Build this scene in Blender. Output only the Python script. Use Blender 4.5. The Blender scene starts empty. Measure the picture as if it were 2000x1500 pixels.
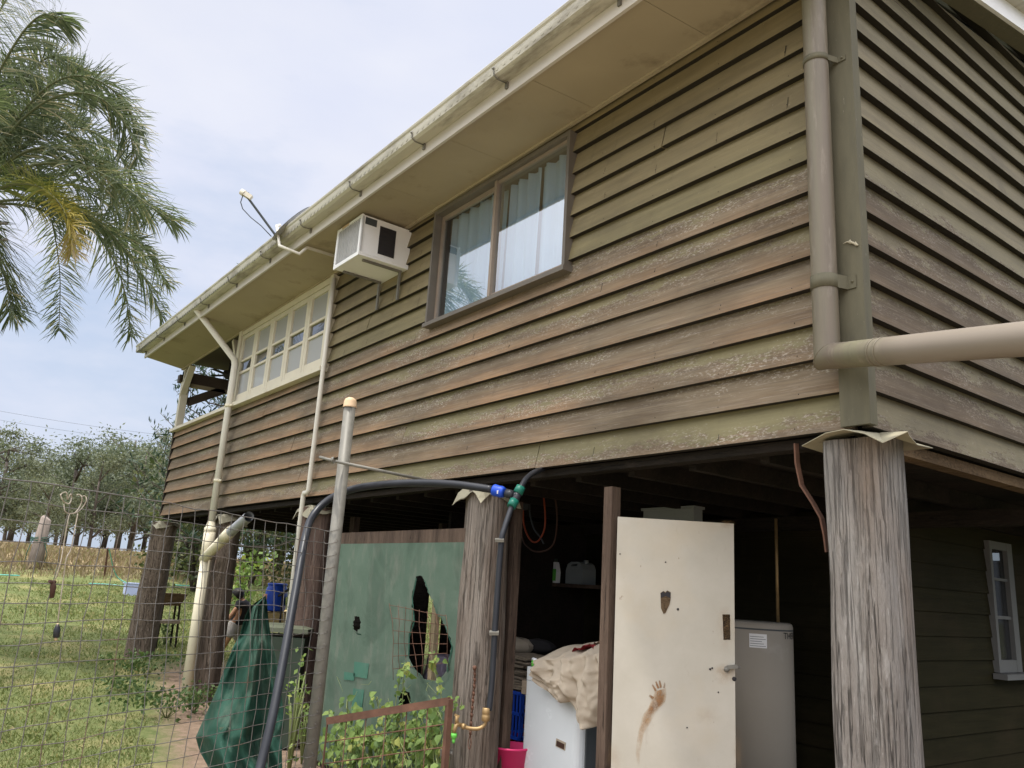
import bpy, math, random
from math import sin, cos, pi, radians as R
from mathutils import Vector as V, Matrix, noise as MN
from mathutils.geometry import tessellate_polygon
import numpy as np
S = bpy.context.scene; COL = S.collection
rnd = random.Random(7)

# ------------------------------------------------------------------ camera
FPX = 1576.04; YAW, PIT, ROL = R(-53.4669), R(14.2043), R(3.497)
CAM = V((1.7731, -3.1987, 1.4951))
_fw = V((sin(YAW)*cos(PIT), cos(YAW)*cos(PIT), sin(PIT)))
_r0 = V((cos(YAW), -sin(YAW), 0)); _u0 = _r0.cross(_fw)
RT = _r0*cos(ROL) + _u0*sin(ROL); UP = _u0*cos(ROL) - _r0*sin(ROL); FW = _fw
cd = bpy.data.cameras.new('camera'); cam = bpy.data.objects.new('camera', cd); COL.objects.link(cam)
cd.sensor_width = 36; cd.lens = FPX/2000*36; cd.clip_end = 3000; cd.clip_start = .05
cam.matrix_world = Matrix(((RT.x, UP.x, -FW.x, CAM.x), (RT.y, UP.y, -FW.y, CAM.y), (RT.z, UP.z, -FW.z, CAM.z), (0, 0, 0, 1)))
S.camera = cam

def at(u, v, x=None, y=None, z=None, d=None):
    "site survey: the world point seen at photo pixel (u, v) on a plane x / y / z or at depth d"
    r = RT*((u-1000)/FPX) - UP*((v-750)/FPX) + FW
    if d is not None: t = d
    elif x is not None: t = (x-CAM.x)/r.x
    elif y is not None: t = (y-CAM.y)/r.y
    else: t = (z-CAM.z)/r.z
    return CAM + r*t

def ground(x, y):
    pts = [(-200, 4.0), (-60, 2.5), (-38, 1.95), (-31, 1.65), (-26, 1.12), (-22, .72), (-17, .42), (-11.3, .15), (-8, 0), (50, 0)]
    for (a, za), (b, zb) in zip(pts, pts[1:]):
        if x <= b:
            t = max(0, (x-a)/(b-a)); t = t*t*(3-2*t)*.5 + t*.5
            return za + (zb-za)*t
    return 0

# ------------------------------------------------------------------ object helpers
class MB:
    "collects geometry for one mesh, with float attributes per vertex"
    def __init__(s): s.v = []; s.f = []; s.sm = []; s.a = {}
    def add(s, vs, fs, smooth=False, **at_):
        o = len(s.v); s.v += [tuple(p) for p in vs]; s.f += [tuple(i+o for i in f) for f in fs]; s.sm += [smooth]*len(fs)
        for k in set(s.a) | set(at_):
            L = s.a.setdefault(k, []); L += [0.]*(o-len(L)); val = at_.get(k, 0.)
            L += list(val) if isinstance(val, (list, tuple)) else [val]*len(vs)
    def box(s, x0, x1, y0, y1, z0, z1, **k):
        s.add([(x, y, z) for x in (x0, x1) for y in (y0, y1) for z in (z0, z1)],
              [(0, 1, 3, 2), (4, 6, 7, 5), (0, 4, 5, 1), (2, 3, 7, 6), (0, 2, 6, 4), (1, 5, 7, 3)], **k)
    def obox(s, c, ax, ay, az, sx, sy, sz, **k):
        "box with centre c, unit axes and half sizes"
        c = V(c); ax, ay, az = V(ax).normalized()*sx, V(ay).normalized()*sy, V(az).normalized()*sz
        s.add([c+ax*i+ay*j+az*l for i in (-1, 1) for j in (-1, 1) for l in (-1, 1)],
              [(0, 1, 3, 2), (4, 6, 7, 5), (0, 4, 5, 1), (2, 3, 7, 6), (0, 2, 6, 4), (1, 5, 7, 3)], **k)
    def beam(s, a, b, w, h, up=(0, 0, 1), **k):
        a, b = V(a), V(b); d = (b-a).normalized(); sd = d.cross(V(up)).normalized(); u = sd.cross(d)
        s.obox((a+b)/2, d, sd, u, (b-a).length/2, w/2, h/2, **k)
    def tube(s, pts, r, n=8, cap=True, smooth=True, flat=1., **k):
        pts = [V(p) for p in pts]; rs = r if isinstance(r, (list, tuple)) else [r]*len(pts)
        vs = []; fs = []; t = (pts[1]-pts[0]).normalized()
        ref = V((0, 0, 1)) if abs(t.z) < .9 else V((1, 0, 0)); sd = t.cross(ref).normalized()
        for i, p in enumerate(pts):
            if 0 < i < len(pts)-1:
                t = (pts[i+1]-p).normalized()+(p-pts[i-1]).normalized()
                t = t.normalized() if t.length > 1e-6 else (pts[i+1]-p).normalized()
            elif i: t = (p-pts[i-1]).normalized()
            sd = (sd-t*sd.dot(t)); sd = sd.normalized() if sd.length > 1e-6 else t.orthogonal().normalized(); bt = t.cross(sd)
            for j in range(n):
                a = 2*pi*j/n; vs.append(p+(sd*cos(a)+bt*sin(a)*flat)*rs[i])
        for i in range(len(pts)-1):
            for j in range(n): fs.append((i*n+j, i*n+(j+1) % n, (i+1)*n+(j+1) % n, (i+1)*n+j))
        s.add(vs, fs, smooth, **k)
        if cap:
            o = len(s.v)-len(vs); m = len(pts)-1
            s.f += [tuple(o+j for j in range(n))[::-1], tuple(o+m*n+j for j in range(n))]; s.sm += [False, False]
    def lathe(s, c, prof, n=24, ax=(0, 0, 1), smooth=True, **k):
        c = V(c); ax = V(ax).normalized(); sd = ax.orthogonal().normalized(); bt = ax.cross(sd); vs = []; fs = []; m = len(prof)
        for j in range(n):
            a = 2*pi*j/n
            for r, z in prof: vs.append(c+ax*z+(sd*cos(a)+bt*sin(a))*max(r, 1e-4))
        for j in range(n):
            for i in range(m-1): fs.append((j*m+i, ((j+1) % n)*m+i, ((j+1) % n)*m+i+1, j*m+i+1))
        s.add(vs, fs, smooth, **k)
    def extrude(s, prof, e0, e1, **k):
        "closed profile (list of points) between offsets e0 and e1"
        n = len(prof); e0, e1 = V(e0), V(e1); vs = [V(p)+e0 for p in prof]+[V(p)+e1 for p in prof]
        fs = [(i, (i+1) % n, n+(i+1) % n, n+i) for i in range(n)]+[tuple(range(n))[::-1], tuple(range(n, 2*n))]
        s.add(vs, fs, **k)
    def plate(s, outer, holes=(), thick=(0, 0, 0), **k):
        "flat polygon (3-D points) with holes, given a thickness"
        loops = [[V(p) for p in outer]]+[[V(p) for p in h] for h in holes]
        tris = tessellate_polygon(loops); flat = [p for L in loops for p in L]; n = len(flat); th = V(thick)
        fs = [tuple(t) for t in tris]
        if th.length:
            vs = flat+[p+th for p in flat]; fs += [tuple(i+n for i in t)[::-1] for t in tris]; o = 0
            for L in loops:
                m = len(L); fs += [(o+i, o+(i+1) % m, n+o+(i+1) % m, n+o+i) for i in range(m)]; o += m
        else: vs = flat
        s.add(vs, fs, **k)
    def grid(s, fn, nu, nv, smooth=True, **k):
        vs = [fn(i/nu, j/nv) for i in range(nu+1) for j in range(nv+1)]
        s.add(vs, [(i*(nv+1)+j, (i+1)*(nv+1)+j, (i+1)*(nv+1)+j+1, i*(nv+1)+j+1) for i in range(nu) for j in range(nv)], smooth, **k)
    def leaves(s, n, fn, size, g, asp=.45, up=.0):
        "n small leaf faces placed by fn()"
        for _ in range(n):
            p = V(fn()); d = V((g.gauss(0, 1), g.gauss(0, 1), g.gauss(0, 1)-up)).normalized(); e = d.orthogonal()
            e.rotate(Matrix.Rotation(g.random()*6.28, 3, d)); L = size*g.uniform(.6, 1.3); w = L*asp*.5
            s.add([p, p+d*L*.45+e*w, p+d*L, p+d*L*.45-e*w], [(0, 1, 2, 3)], True, r=g.random())

ROOT = {}
def origin(o):
    p = V((0, 0, 0))
    while o: p = p+o.location; o = o.parent
    return p
def link_mesh(name, me, mat, parent=None, loc=None):
    o = bpy.data.objects.new(name, me); COL.objects.link(o)
    if mat: me.materials.append(mat)
    if parent: o.parent = parent
    if loc: o.location = loc
    return o
def obj(name, mb, mat, parent=None, loc=None):
    me = bpy.data.meshes.new(name); sh = origin(parent) if parent else V(loc or (0, 0, 0))
    me.from_pydata([(p[0]-sh.x, p[1]-sh.y, p[2]-sh.z) for p in mb.v], [], mb.f)
    me.polygons.foreach_set('use_smooth', mb.sm)
    for k, L in mb.a.items():
        L += [0.]*(len(mb.v)-len(L)); a = me.attributes.new(k, 'FLOAT', 'POINT'); a.data.foreach_set('value', L)
    me.update()
    return link_mesh(name, me, mat, parent, None if parent else loc)
def tag(o, label=None, cat=None, group=None, kind=None):
    for k, val in (('label', label), ('category', cat), ('group', group), ('kind', kind)):
        if val: o[k] = val
    return o
def thing(name, label, cat, loc=(0, 0, 0), group=None):
    o = bpy.data.objects.new(name, None); o.empty_display_size = .1; COL.objects.link(o); o.location = loc
    return tag(o, label, cat, group)
def copy_tree(o, parent=None):
    c = o.copy(); COL.objects.link(c); c.parent = parent
    for ch in list(o.children): copy_tree(ch, c)
    return c
def skin_mesh(pts, edges, rad, sub=2):
    "one continuous surface grown over a skeleton of joints"
    me = bpy.data.meshes.new('skin'); me.from_pydata([tuple(p) for p in pts], edges, []); o = bpy.data.objects.new('skin', me); COL.objects.link(o)
    o.modifiers.new('s', 'SKIN'); m2 = o.modifiers.new('b', 'SUBSURF'); m2.levels = sub; m2.render_levels = sub
    for sv, r in zip(me.skin_vertices[0].data, rad): sv.radius = (r, r) if not isinstance(r, tuple) else r
    me.skin_vertices[0].data[0].use_root = True
    bpy.context.view_layer.update(); dg = bpy.context.evaluated_depsgraph_get()
    out = bpy.data.meshes.new_from_object(o.evaluated_get(dg)); bpy.data.objects.remove(o)
    for p in out.polygons: p.use_smooth = True
    return out
def nz(x, y=0., z=0.): return MN.noise(V((x, y, z)))

# ------------------------------------------------------------------ materials
class NT:
    def __init__(s, name):
        s.m = bpy.data.materials.new(name); s.m.use_nodes = True; s.t = s.m.node_tree
        for n in list(s.t.nodes):
            if n.type == 'BSDF_PRINCIPLED': s.p = n
            else: s.out = n
    def n(s, typ, _o=0, _p=None, **inp):
        nd = s.t.nodes.new('ShaderNode'+typ)
        for k, val in (_p or {}).items(): setattr(nd, k, val)
        for k, val in inp.items():
            sk = nd.inputs[int(k[1:])] if k[0] == 'i' and k[1:].isdigit() else nd.inputs[k.replace('_', ' ')]
            if isinstance(val, bpy.types.NodeSocket): s.t.links.new(val, sk)
            else: sk.default_value = val if not (isinstance(val, tuple) and len(val) == 3 and sk.type == 'RGBA') else (*val, 1)
        return nd.outputs[_o]
    def geo(s): return s.n('NewGeometry')
    def co(s, sc=(1, 1, 1), loc=(0, 0, 0)): return s.n('Mapping', Vector=s.n('TexCoord', _o=3), Scale=sc, Location=loc)
    def noise(s, sc=1., scale=(1, 1, 1), det=4., rough=.55, loc=(0, 0, 0), dist=0.): return s.n('TexNoise', Vector=s.co(scale, loc), Scale=sc, Detail=det, Roughness=rough, Distortion=dist)
    def ramp(s, f, a, b, lo=0., hi=1.): return s.n('MapRange', _p={'clamp': True}, Value=f, From_Min=a, From_Max=b, To_Min=lo, To_Max=hi)
    def mix(s, f, a, b, mode='MIX'):
        nd = s.t.nodes.new('ShaderNodeMix'); nd.data_type = 'RGBA'; nd.blend_type = mode
        for k, val in ((0, f), (6, a), (7, b)):
            if isinstance(val, bpy.types.NodeSocket): s.t.links.new(val, nd.inputs[k])
            else: nd.inputs[k].default_value = (*val, 1) if isinstance(val, tuple) else val
        return nd.outputs[2]
    def math(s, op, a, b=0.):
        return s.n('Math', _p={'operation': op}, i0=a, i1=b)
    def attr(s, name): return s.n('Attribute', _o=2, _p={'attribute_name': name})
    def set(s, **k):
        for a, val in k.items():
            sk = s.p.inputs[a.replace('_', ' ')]
            if isinstance(val, bpy.types.NodeSocket): s.t.links.new(val, sk)
            else: sk.default_value = (*val, 1) if isinstance(val, tuple) and len(val) == 3 and sk.type == 'RGBA' else val
        return s
    def bump(s, h, strength=.3, dist=.01): s.set(Normal=s.n('Bump', Height=h, Strength=strength, Distance=dist)); return s

def plain(name, col, rough=.6, var=.25, sc=6., scale=(1, 1, 1), metal=0., dirt=None, dsc=3., dlo=.55, dhi=.75, bump=.0, spec=.3, bsc=40.):
    "paint, plastic, metal: one colour, uneven, with dirt patches of their own shape"
    t = NT(name); n1 = t.noise(sc, scale, 6); f = t.ramp(n1, .25, .75)
    c = t.mix(f, tuple(min(1, x*(1-var)) for x in col), tuple(min(1, x*(1+var)) for x in col))
    if dirt:
        d = t.ramp(t.noise(dsc, scale, 8, .65, (3, 1, 7)), dlo, dhi); c = t.mix(d, c, dirt)
    t.set(Base_Color=c, Roughness=t.ramp(n1, .2, .8, max(0, rough-.1), min(1, rough+.12)), Metallic=metal, Specular_IOR_Level=spec)
    if bump: t.bump(t.noise(bsc, scale, 4), bump, .004)
    return t.m

def boards(name, axis, dark=1., tan_=(.215, .168, .092), olive_=(.165, .148, .074), wood1=(.110, .079, .047), wood2=(.190, .150, .100), orange=.7, fleck=.5):
    "weathered weatherboard: bv = height within the board, bp = paint left on it, bt = tone"
    t = NT(name); lo = (2.2, 2.2, 30) if axis == 'x' else (2.2, 2.2, 30)
    al = (1.1, 8, 14) if axis == 'x' else (8, 1.1, 14)
    st_ = (.5, 6, 26) if axis == 'x' else (6, .5, 26)
    grain = t.noise(3., st_, 9, .7); big = t.noise(1.6, al, 5, .6, (5, 2, 1)); blot = t.noise(.9, (1, 1, 1), 3)
    fl = t.noise(30., (.45, 1, 1.5) if axis == 'x' else (1, .45, 1.5), 9, .74, (1, 4, 2)); fl2 = t.noise(5., (.5, 1, 2.2) if axis == 'x' else (1, .5, 2.2), 6, .62, (8, 4, 2))
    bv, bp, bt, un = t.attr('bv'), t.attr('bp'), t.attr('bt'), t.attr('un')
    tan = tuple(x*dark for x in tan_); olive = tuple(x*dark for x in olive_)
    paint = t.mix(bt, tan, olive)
    paint = t.mix(t.ramp(big, .25, .75), t.mix(1., paint, (.76, .75, .75), 'MULTIPLY'), t.mix(1., paint, (1.17, 1.16, 1.13), 'MULTIPLY'))
    paint = t.mix(t.ramp(t.noise(7., (1, 1, .35), 5, .6, (9, 9, 2)), .60, .78, 0, .40), paint, tuple(x*.5 for x in tan))
    paint = t.mix(t.ramp(t.noise(55., (1, 1, 1), 3, .6, (2, 9, 2)), .70, .75, 0, .5), paint, (.45*dark, .40*dark, .31*dark))
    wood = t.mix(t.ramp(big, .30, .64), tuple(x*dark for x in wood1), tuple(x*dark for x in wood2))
    og = t.math('MULTIPLY', t.ramp(bv, .66, .0), t.ramp(t.noise(.8, (1, 1, 1), 3, .5, (2, 7, 3)), .38, .60))
    wood = t.mix(t.math('MULTIPLY', og, orange), wood, (.40*dark, .235*dark, .125*dark))
    wood = t.mix(t.ramp(grain, .34, .56, .62, 0.), wood, (.10*dark, .076*dark, .058*dark))
    wood = t.mix(t.ramp(t.noise(9., st_, 6, .7, (4, 4, 1)), .56, .72, 0, .5), wood, (.44*dark, .39*dark, .335*dark))
    k = t.math('ADD', bp, t.math('MULTIPLY', t.math('SUBTRACT', bv, .5), .55))
    k = t.math('ADD', k, t.math('MULTIPLY', t.math('SUBTRACT', fl, .5), 1.15))
    k = t.math('ADD', k, t.math('MULTIPLY', t.math('SUBTRACT', fl2, .5), 1.0))
    k = t.math('ADD', k, t.math('MULTIPLY', t.math('SUBTRACT', blot, .5), .8))
    mask = t.ramp(k, .43, .57)
    sp_ = t.noise(120., (.45, 1, 1.) if axis == 'x' else (1, .45, 1.), 4, .65, (3, 8, 2)); bell = t.math('MULTIPLY', t.ramp(k, .22, .42), t.ramp(k, .66, .50))
    c = t.mix(mask, wood, paint)
    c = t.mix(t.math('MULTIPLY', t.math('MULTIPLY', t.ramp(sp_, .52, .60), bell), t.math('MULTIPLY', t.ramp(blot, .30, .60, .25, 1.), fleck)), c, (.55*dark, .50*dark, .43*dark))
    c = t.mix(t.ramp(t.noise(1.0, (1, 1, 1.6), 5, .62, (6, 3, 9)), .50, .70, 0, .42), c, tuple(x*.42 for x in wood1)); c = t.mix(t.ramp(t.noise(4.5, (1.3, 1.3, .5), 6, .7, (2, 8, 5)), .60, .74, 0, .35), c, tuple(x*.4 for x in wood1))
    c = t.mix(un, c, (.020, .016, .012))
    t.set(Base_Color=c, Roughness=t.ramp(mask, 0, 1, .85, .62), Specular_IOR_Level=.35 if dark > .5 else .04)
    h = t.math('ADD', t.math('MULTIPLY', grain, .9), t.math('MULTIPLY', mask, .35))
    t.bump(h, .55, .006); return t.m

def timber(name, c1, c2, c3, scale=(9, 9, .8), stain=None, bump=.9, streak=.5):
    "old split timber: grey weathered faces, brown grain, checks"
    t = NT(name); n1 = t.noise(4., scale, 9, .72, dist=.5); n2 = t.noise(1.3, tuple(x*.35 for x in scale), 5, .6, (4, 4, 4)); n3 = t.noise(5., tuple(x*1.4 for x in scale), 6, .65, (7, 3, 1), .3)
    c = t.mix(t.ramp(n2, .40, .58), c1, c2); c = t.mix(t.ramp(n1, .50, .72, 0, .65), c, c3)
    c = t.mix(t.ramp(n3, .42, .32, 0, .35), c, tuple(x*.22 for x in c1))
    n4 = t.noise(3.2, tuple(x*(2.6 if x > 3 else .8) for x in scale), 5, .6, (2, 6, 5), .5); c = t.mix(t.ramp(n4, .365, .32, 0, .75), c, tuple(x*.12 for x in c1)); c = t.mix(t.ramp(t.noise(26., tuple(x*.4 for x in scale), 4, .7, (5, 5, 1)), .62, .70, 0, .6), c, tuple(x*1.15 for x in c3))
    n5 = t.noise(1., (26, 26, .9) if scale[0] > 3 else (1.2, 20, 20), 3, .5, (3, 1, 8), .25); ck = t.ramp(t.math('ABSOLUTE', t.math('SUBTRACT', n5, .5)), .0, .016, .75, 0.); c = t.mix(t.math('MULTIPLY', ck, t.ramp(n2, .40, .56)), c, tuple(x*.10 for x in c1))
    c = t.mix(t.ramp(t.noise(2.6, tuple(x*.22 for x in scale), 6, .65, (6, 1, 3)), .55, .66, 0, .5), c, tuple(x*.68 for x in c2))
    if stain: c = t.mix(t.ramp(t.noise(1.1, (2, 2, .7), 4, .5, (1, 2, 9)), .52, .68, 0, streak), c, stain)
    t.set(Base_Color=c, Roughness=.88, Specular_IOR_Level=.2); t.bump(t.math('ADD', t.math('ADD', n1, t.math('MULTIPLY', n3, .8)), t.math('ADD', t.ramp(n4, .33, .45), t.math('MULTIPLY', ck, -1.)) ), bump, .025); return t.m

def leafmat(name, a, b, trans=.35, c=None, rough=.55):
    t = NT(name); r = t.attr('r'); col = t.mix(r, a, b)
    if c: col = t.mix(t.ramp(r, .86, .93), col, c)
    t.set(Base_Color=col, Roughness=rough, Specular_IOR_Level=.3)
    tr = t.n('BsdfTranslucent', Color=t.mix(1., col, (1.1, 1.15, .8), 'MULTIPLY'))
    t.t.links.new(t.n('MixShader', Fac=trans, i1=t.p.outputs[0], i2=tr), t.out.inputs[0]); return t.m

def glass(name, refl=.35, tint=(1, 1, 1), rough=.01, haze=None, hz=.2):
    t = NT(name); g = t.n('BsdfAnisotropic', Color=(.95, .97, 1.), Roughness=rough); tr = t.n('BsdfTransparent', Color=tint)
    sh = t.n('MixShader', Fac=refl, i1=tr, i2=g)
    if haze: sh = t.n('MixShader', Fac=hz, i1=sh, i2=t.n('BsdfDiffuse', Color=haze))
    t.t.links.new(sh, t.out.inputs[0]); return t.m

M = dict(
 front=boards('weatherboards', 'x'), side=boards('side_weatherboards', 'y', .95, (.20, .162, .098), (.162, .142, .082), (.082, .061, .040), (.128, .099, .065), .1, .35), low=boards('undercroft_boards', 'x', .07, (.24, .20, .11), (.2, .18, .09)), low2=boards('undercroft_return_boards', 'y', .12, (.24, .20, .11), (.2, .18, .09)),  # undercroft boards: colours scaled down to paint in the deep shade there
 corner=plain('corner_olive', (.108, .098, .064), .7, .18, 9, (3, 3, .6), dirt=(.36, .34, .27), dsc=30, dlo=.66, dhi=.72, bump=.3),
 cream=plain('cream_paint', (.60, .55, .44), .5, .07, 4, dirt=(.42, .36, .26), dsc=5, dlo=.6, dhi=.8),
 fascia=plain('fascia_paint', (.54, .50, .45), .5, .06, 2, (.6, 1, 1), dirt=(.36, .31, .24), dsc=6, dlo=.62, dhi=.8),
 gutter=plain('gutter_paint', (.50, .475, .40), .42, .1, 3, (.5, 2, 2), dirt=(.15, .125, .09), dsc=4, dlo=.50, dhi=.74),
 soffit=plain('soffit_sheet', (.365, .306, .212), .7, .12, 1.2, dirt=(.17, .13, .085), dsc=2.6, dlo=.56, dhi=.80),
 brown=plain('brown_paint', (.075, .055, .042), .65, .3, 5), alu=plain('window_aluminium', (.30, .24, .19), .4, .12, 8, metal=.2), alud=plain('dark_frame', (.135, .118, .098), .5, .15),
 roof=plain('roof_sheet', (.30, .31, .31), .5, .1, metal=.4), white=plain('white_paint', (.78, .78, .78), .45, .04, dirt=(.5, .48, .42), dsc=7, dlo=.68, dhi=.85),
 pvc=plain('cream_pvc', (.66, .60, .45), .38, .05, 3, (2, 2, .5), dirt=(.42, .36, .25), dsc=3, dlo=.62, dhi=.85), pvcw=plain('pale_pvc', (.64, .61, .54), .4, .05, dirt=(.4, .36, .3), dsc=6, dlo=.64, dhi=.85),
 pvcg=plain('grey_pvc', (.30, .31, .33), .4, .1), tin=plain('tin_cap', (.34, .31, .22), .55, .2, 8, dirt=(.16, .13, .10), dsc=12, dlo=.62, dhi=.75, metal=.15),
 galv=plain('galvanised', (.17, .162, .14), .5, .2, 22, metal=.15, dirt=(.19, .165, .13), dsc=6, dlo=.6, dhi=.8), wire=plain('fence_wire', (.15, .14, .13), .5, .25, 30, metal=.2, dirt=(.16, .10, .07), dsc=4, dlo=.55, dhi=.68),
 rust=plain('rusty_steel', (.115, .058, .038), .8, .35, 14, bump=.4), cap=plain('faded_cap', (.56, .40, .25), .55, .1),
 stumpA=timber('silver_stump', (.285, .268, .25), (.205, .182, .163), (.38, .365, .345), (8, 8, 1.1), stain=(.24, .165, .11)), stumpB=timber('brown_stump', (.255, .22, .188), (.18, .145, .118), (.36, .325, .285), stain=(.13, .085, .06)),
 stumpC=timber('painted_stump', (.12, .082, .066), (.095, .064, .052), (.23, .165, .125), stain=(.085, .055, .045), bump=.5), stumpD=timber('far_stump', (.20, .155, .12), (.14, .105, .08), (.28, .235, .19), stain=(.10, .07, .05)),
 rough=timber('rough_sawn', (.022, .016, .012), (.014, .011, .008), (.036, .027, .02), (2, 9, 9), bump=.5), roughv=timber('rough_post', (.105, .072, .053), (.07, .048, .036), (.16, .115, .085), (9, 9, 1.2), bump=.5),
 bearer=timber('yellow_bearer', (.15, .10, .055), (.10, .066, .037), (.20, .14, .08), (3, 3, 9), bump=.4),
 pole=plain('old_post', (.27, .22, .19), .85, .3, 5, (6, 6, .8), bump=.6),
 black=plain('black_poly', (.022, .024, .030), .38, .2, 8), blue=plain('blue_plastic', (.012, .06, .42), .4, .15, 4), teal=plain('green_plastic', (.01, .12, .085), .4, .15), lime=plain('lime_plastic', (.12, .45, .07), .45, .1),
 brass=plain('brass', (.34, .23, .11), .5, .25, 20, metal=.55), appl=plain('white_enamel', (.68, .72, .74), .22, .03, dirt=(.55, .5, .42), dsc=4, dlo=.74, dhi=.85, spec=.5), grey=plain('grey_plastic', (.06, .068, .072), .5, .15),
 pink=plain('pink_plastic', (.72, .045, .17), .4, .06), red=plain('red_plastic', (.32, .015, .012), .45, .15), green=plain('dark_green_plastic', (.035, .05, .035), .5, .15),
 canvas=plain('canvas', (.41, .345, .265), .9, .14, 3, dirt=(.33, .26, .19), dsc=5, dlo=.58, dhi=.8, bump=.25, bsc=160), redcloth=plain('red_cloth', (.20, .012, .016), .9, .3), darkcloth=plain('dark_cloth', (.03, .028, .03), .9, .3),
 paper=plain('old_paper', (.26, .21, .155), .9, .35, 20, (1, 1, 12)), jerry=plain('milky_plastic', (.24, .26, .255), .4, .06), tank=plain('tank_enamel', (.31, .28, .235), .55, .03, dirt=(.4, .37, .33), dsc=2, dlo=.66, dhi=.85),
 ink=plain('ink', (.015, .015, .017), .6, .1), mudred=plain('red_mud', (.06, .03, .02), .8, .3), sand=plain('straw', (.50, .37, .17), .9, .25, 40, bump=.4, bsc=60), skin=plain('skin', (.42, .22, .13), .55, .08), hair=plain('hair', (.012, .01, .009), .5, .2), shirt=plain('black_shirt', (.014, .014, .018), .85, .2), shorts=plain('grey_shorts', (.33, .31, .29), .85, .12),
 orange=plain('orange_cord', (.30, .055, .02), .5, .1), cord=plain('beige_cord', (.36, .31, .25), .6, .1), tubp=plain('pale_tub', (.50, .56, .82), .4, .04), hose=plain('aqua_hose', (.16, .50, .42), .4, .1), lizard=plain('lizard_skin', (.36, .32, .23), .6, .3, 60),
 bark=timber('gum_bark', (.12, .10, .085), (.075, .06, .05), (.20, .175, .15), (3, 3, .5), bump=.4), palmbark=timber('palm_bark', (.24, .22, .19), (.17, .15, .13), (.3, .28, .25), (2, 2, 5), bump=.4),
 gum=leafmat('gum_leaves', (.07, .09, .06), (.185, .21, .14), .33), gum2=leafmat('gum_leaves_pale', (.085, .105, .065), (.22, .235, .15), .33), conifer=leafmat('conifer_needles', (.02, .042, .028), (.055, .09, .05), .15),
 palm=leafmat('palm_leaflets', (.062, .088, .045), (.19, .22, .13), .4, (.40, .36, .24), .42), palmy=leafmat('yellow_palm_leaflets', (.14, .18, .055), (.44, .33, .085), .4, (.42, .33, .22)), rachis=plain('frond_stalk', (.13, .14, .07), .5, .2),
 vine=leafmat('vine_leaves', (.10, .17, .045), (.24, .33, .09), .4, (.34, .36, .10)), weed=leafmat('weed_leaves', (.04, .075, .025), (.10, .15, .05), .35), shrub=leafmat('shrub_leaves', (.035, .055, .022), (.14, .15, .055), .3), stem=plain('green_stem', (.16, .19, .07), .6, .2),
 grass=leafmat('grass_blades', (.11, .14, .045), (.235, .255, .10), .4, (.40, .34, .18), .6), dry=leafmat('dry_grass', (.20, .155, .095), (.33, .265, .16), .3, (.22, .22, .09), .8),
 win=glass('reflective_glass', .36, (.80, .88, .93)), frost=glass('frosted_glass', .22, (.7, .7, .7), .18, (.50, .50, .49), .62), clear=glass('clear_glass', .3, (.5, .55, .55)), dull=glass('dusty_glass', .04, (.3, .33, .33), .05, (.1, .1, .1), .3),
 curtain=plain('blue_curtain', (.46, .57, .66), .9, .12, 2, (6, 6, .3)), blind=plain('pale_blind', (.52, .50, .47), .8, .05),
)
# door paint with scuffs, smears and a rust bloom
t = NT('door_paint'); g = t.noise(3, (1, 1, 1), 7, .65); c = t.mix(t.ramp(g, .3, .7), (.375, .345, .285), (.445, .415, .355))
c = t.mix(t.ramp(t.noise(9, (1, 1, .35), 8, .7, (3, 3, 3)), .6, .72, 0, .5), c, (.30, .255, .20))
c = t.mix(t.ramp(t.noise(30, (1, 1, .6), 5, .6, (8, 1, 3)), .70, .74, 0, .7), c, (.13, .09, .06))
c = t.mix(t.ramp(t.noise(1.3, (1, 1, 1), 4, .6, (1, 9, 3)), .55, .75, 0, .5), c, (.46, .37, .24))
t.set(Base_Color=c, Roughness=.5); t.bump(g, .1, .004); M['door'] = t.m
# smears that thin out: attribute a = opacity
t = NT('mud_smear'); a = t.math('MULTIPLY', t.attr('a'), t.ramp(t.noise(22, (1, 1, .7), 6, .7), .35, .55, .25, 1.))
t.set(Base_Color=t.mix(t.attr('a'), (.50, .31, .14), (.20, .095, .035)), Roughness=.7)
t.t.links.new(t.n('MixShader', Fac=a, i1=t.n('BsdfTransparent'), i2=t.p.outputs[0]), t.out.inputs[0]); M['smear'] = t.m
# green shade cloth: knitted, dusty, a little see-through
def cloth(name, c1, c2, dust, tr):
    t = NT(name); n1 = t.noise(2.5, (1, 1, 1), 6, .6); n2 = t.noise(9, (1, 1, .4), 5, .6, (2, 2, 2))
    c = t.mix(t.ramp(n1, .3, .7), c1, c2); c = t.mix(t.ramp(n2, .50, .72, 0, .6), c, dust); c = t.mix(t.ramp(t.noise(1.6, (1, 1, 1), 4, .6, (7, 2, 2), 1.), .5, .62, 0, .4), c, tuple(x*.6 for x in c1))
    t.set(Base_Color=c, Roughness=.75, Specular_IOR_Level=.2); t.bump(t.math('ADD', t.noise(3.2, (1, 1, .6), 4, .55, (4, 2, 6), 1.2), t.math('MULTIPLY', t.noise(180, (1, 1, 1), 2), .10)), .45, .03)
    s2 = t.n('MixShader', Fac=.25, i1=t.p.outputs[0], i2=t.n('BsdfTranslucent', Color=c))
    t.t.links.new(t.n('MixShader', Fac=tr, i1=s2, i2=t.n('BsdfTransparent')), t.out.inputs[0]); return t.m
M['screen'] = cloth('screen_cloth', (.10, .155, .115), (.14, .195, .15), (.23, .24, .20), .05)
M['shade'] = cloth('shade_cloth', (.018, .062, .044), (.034, .10, .07), (.13, .17, .13), .04)
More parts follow.
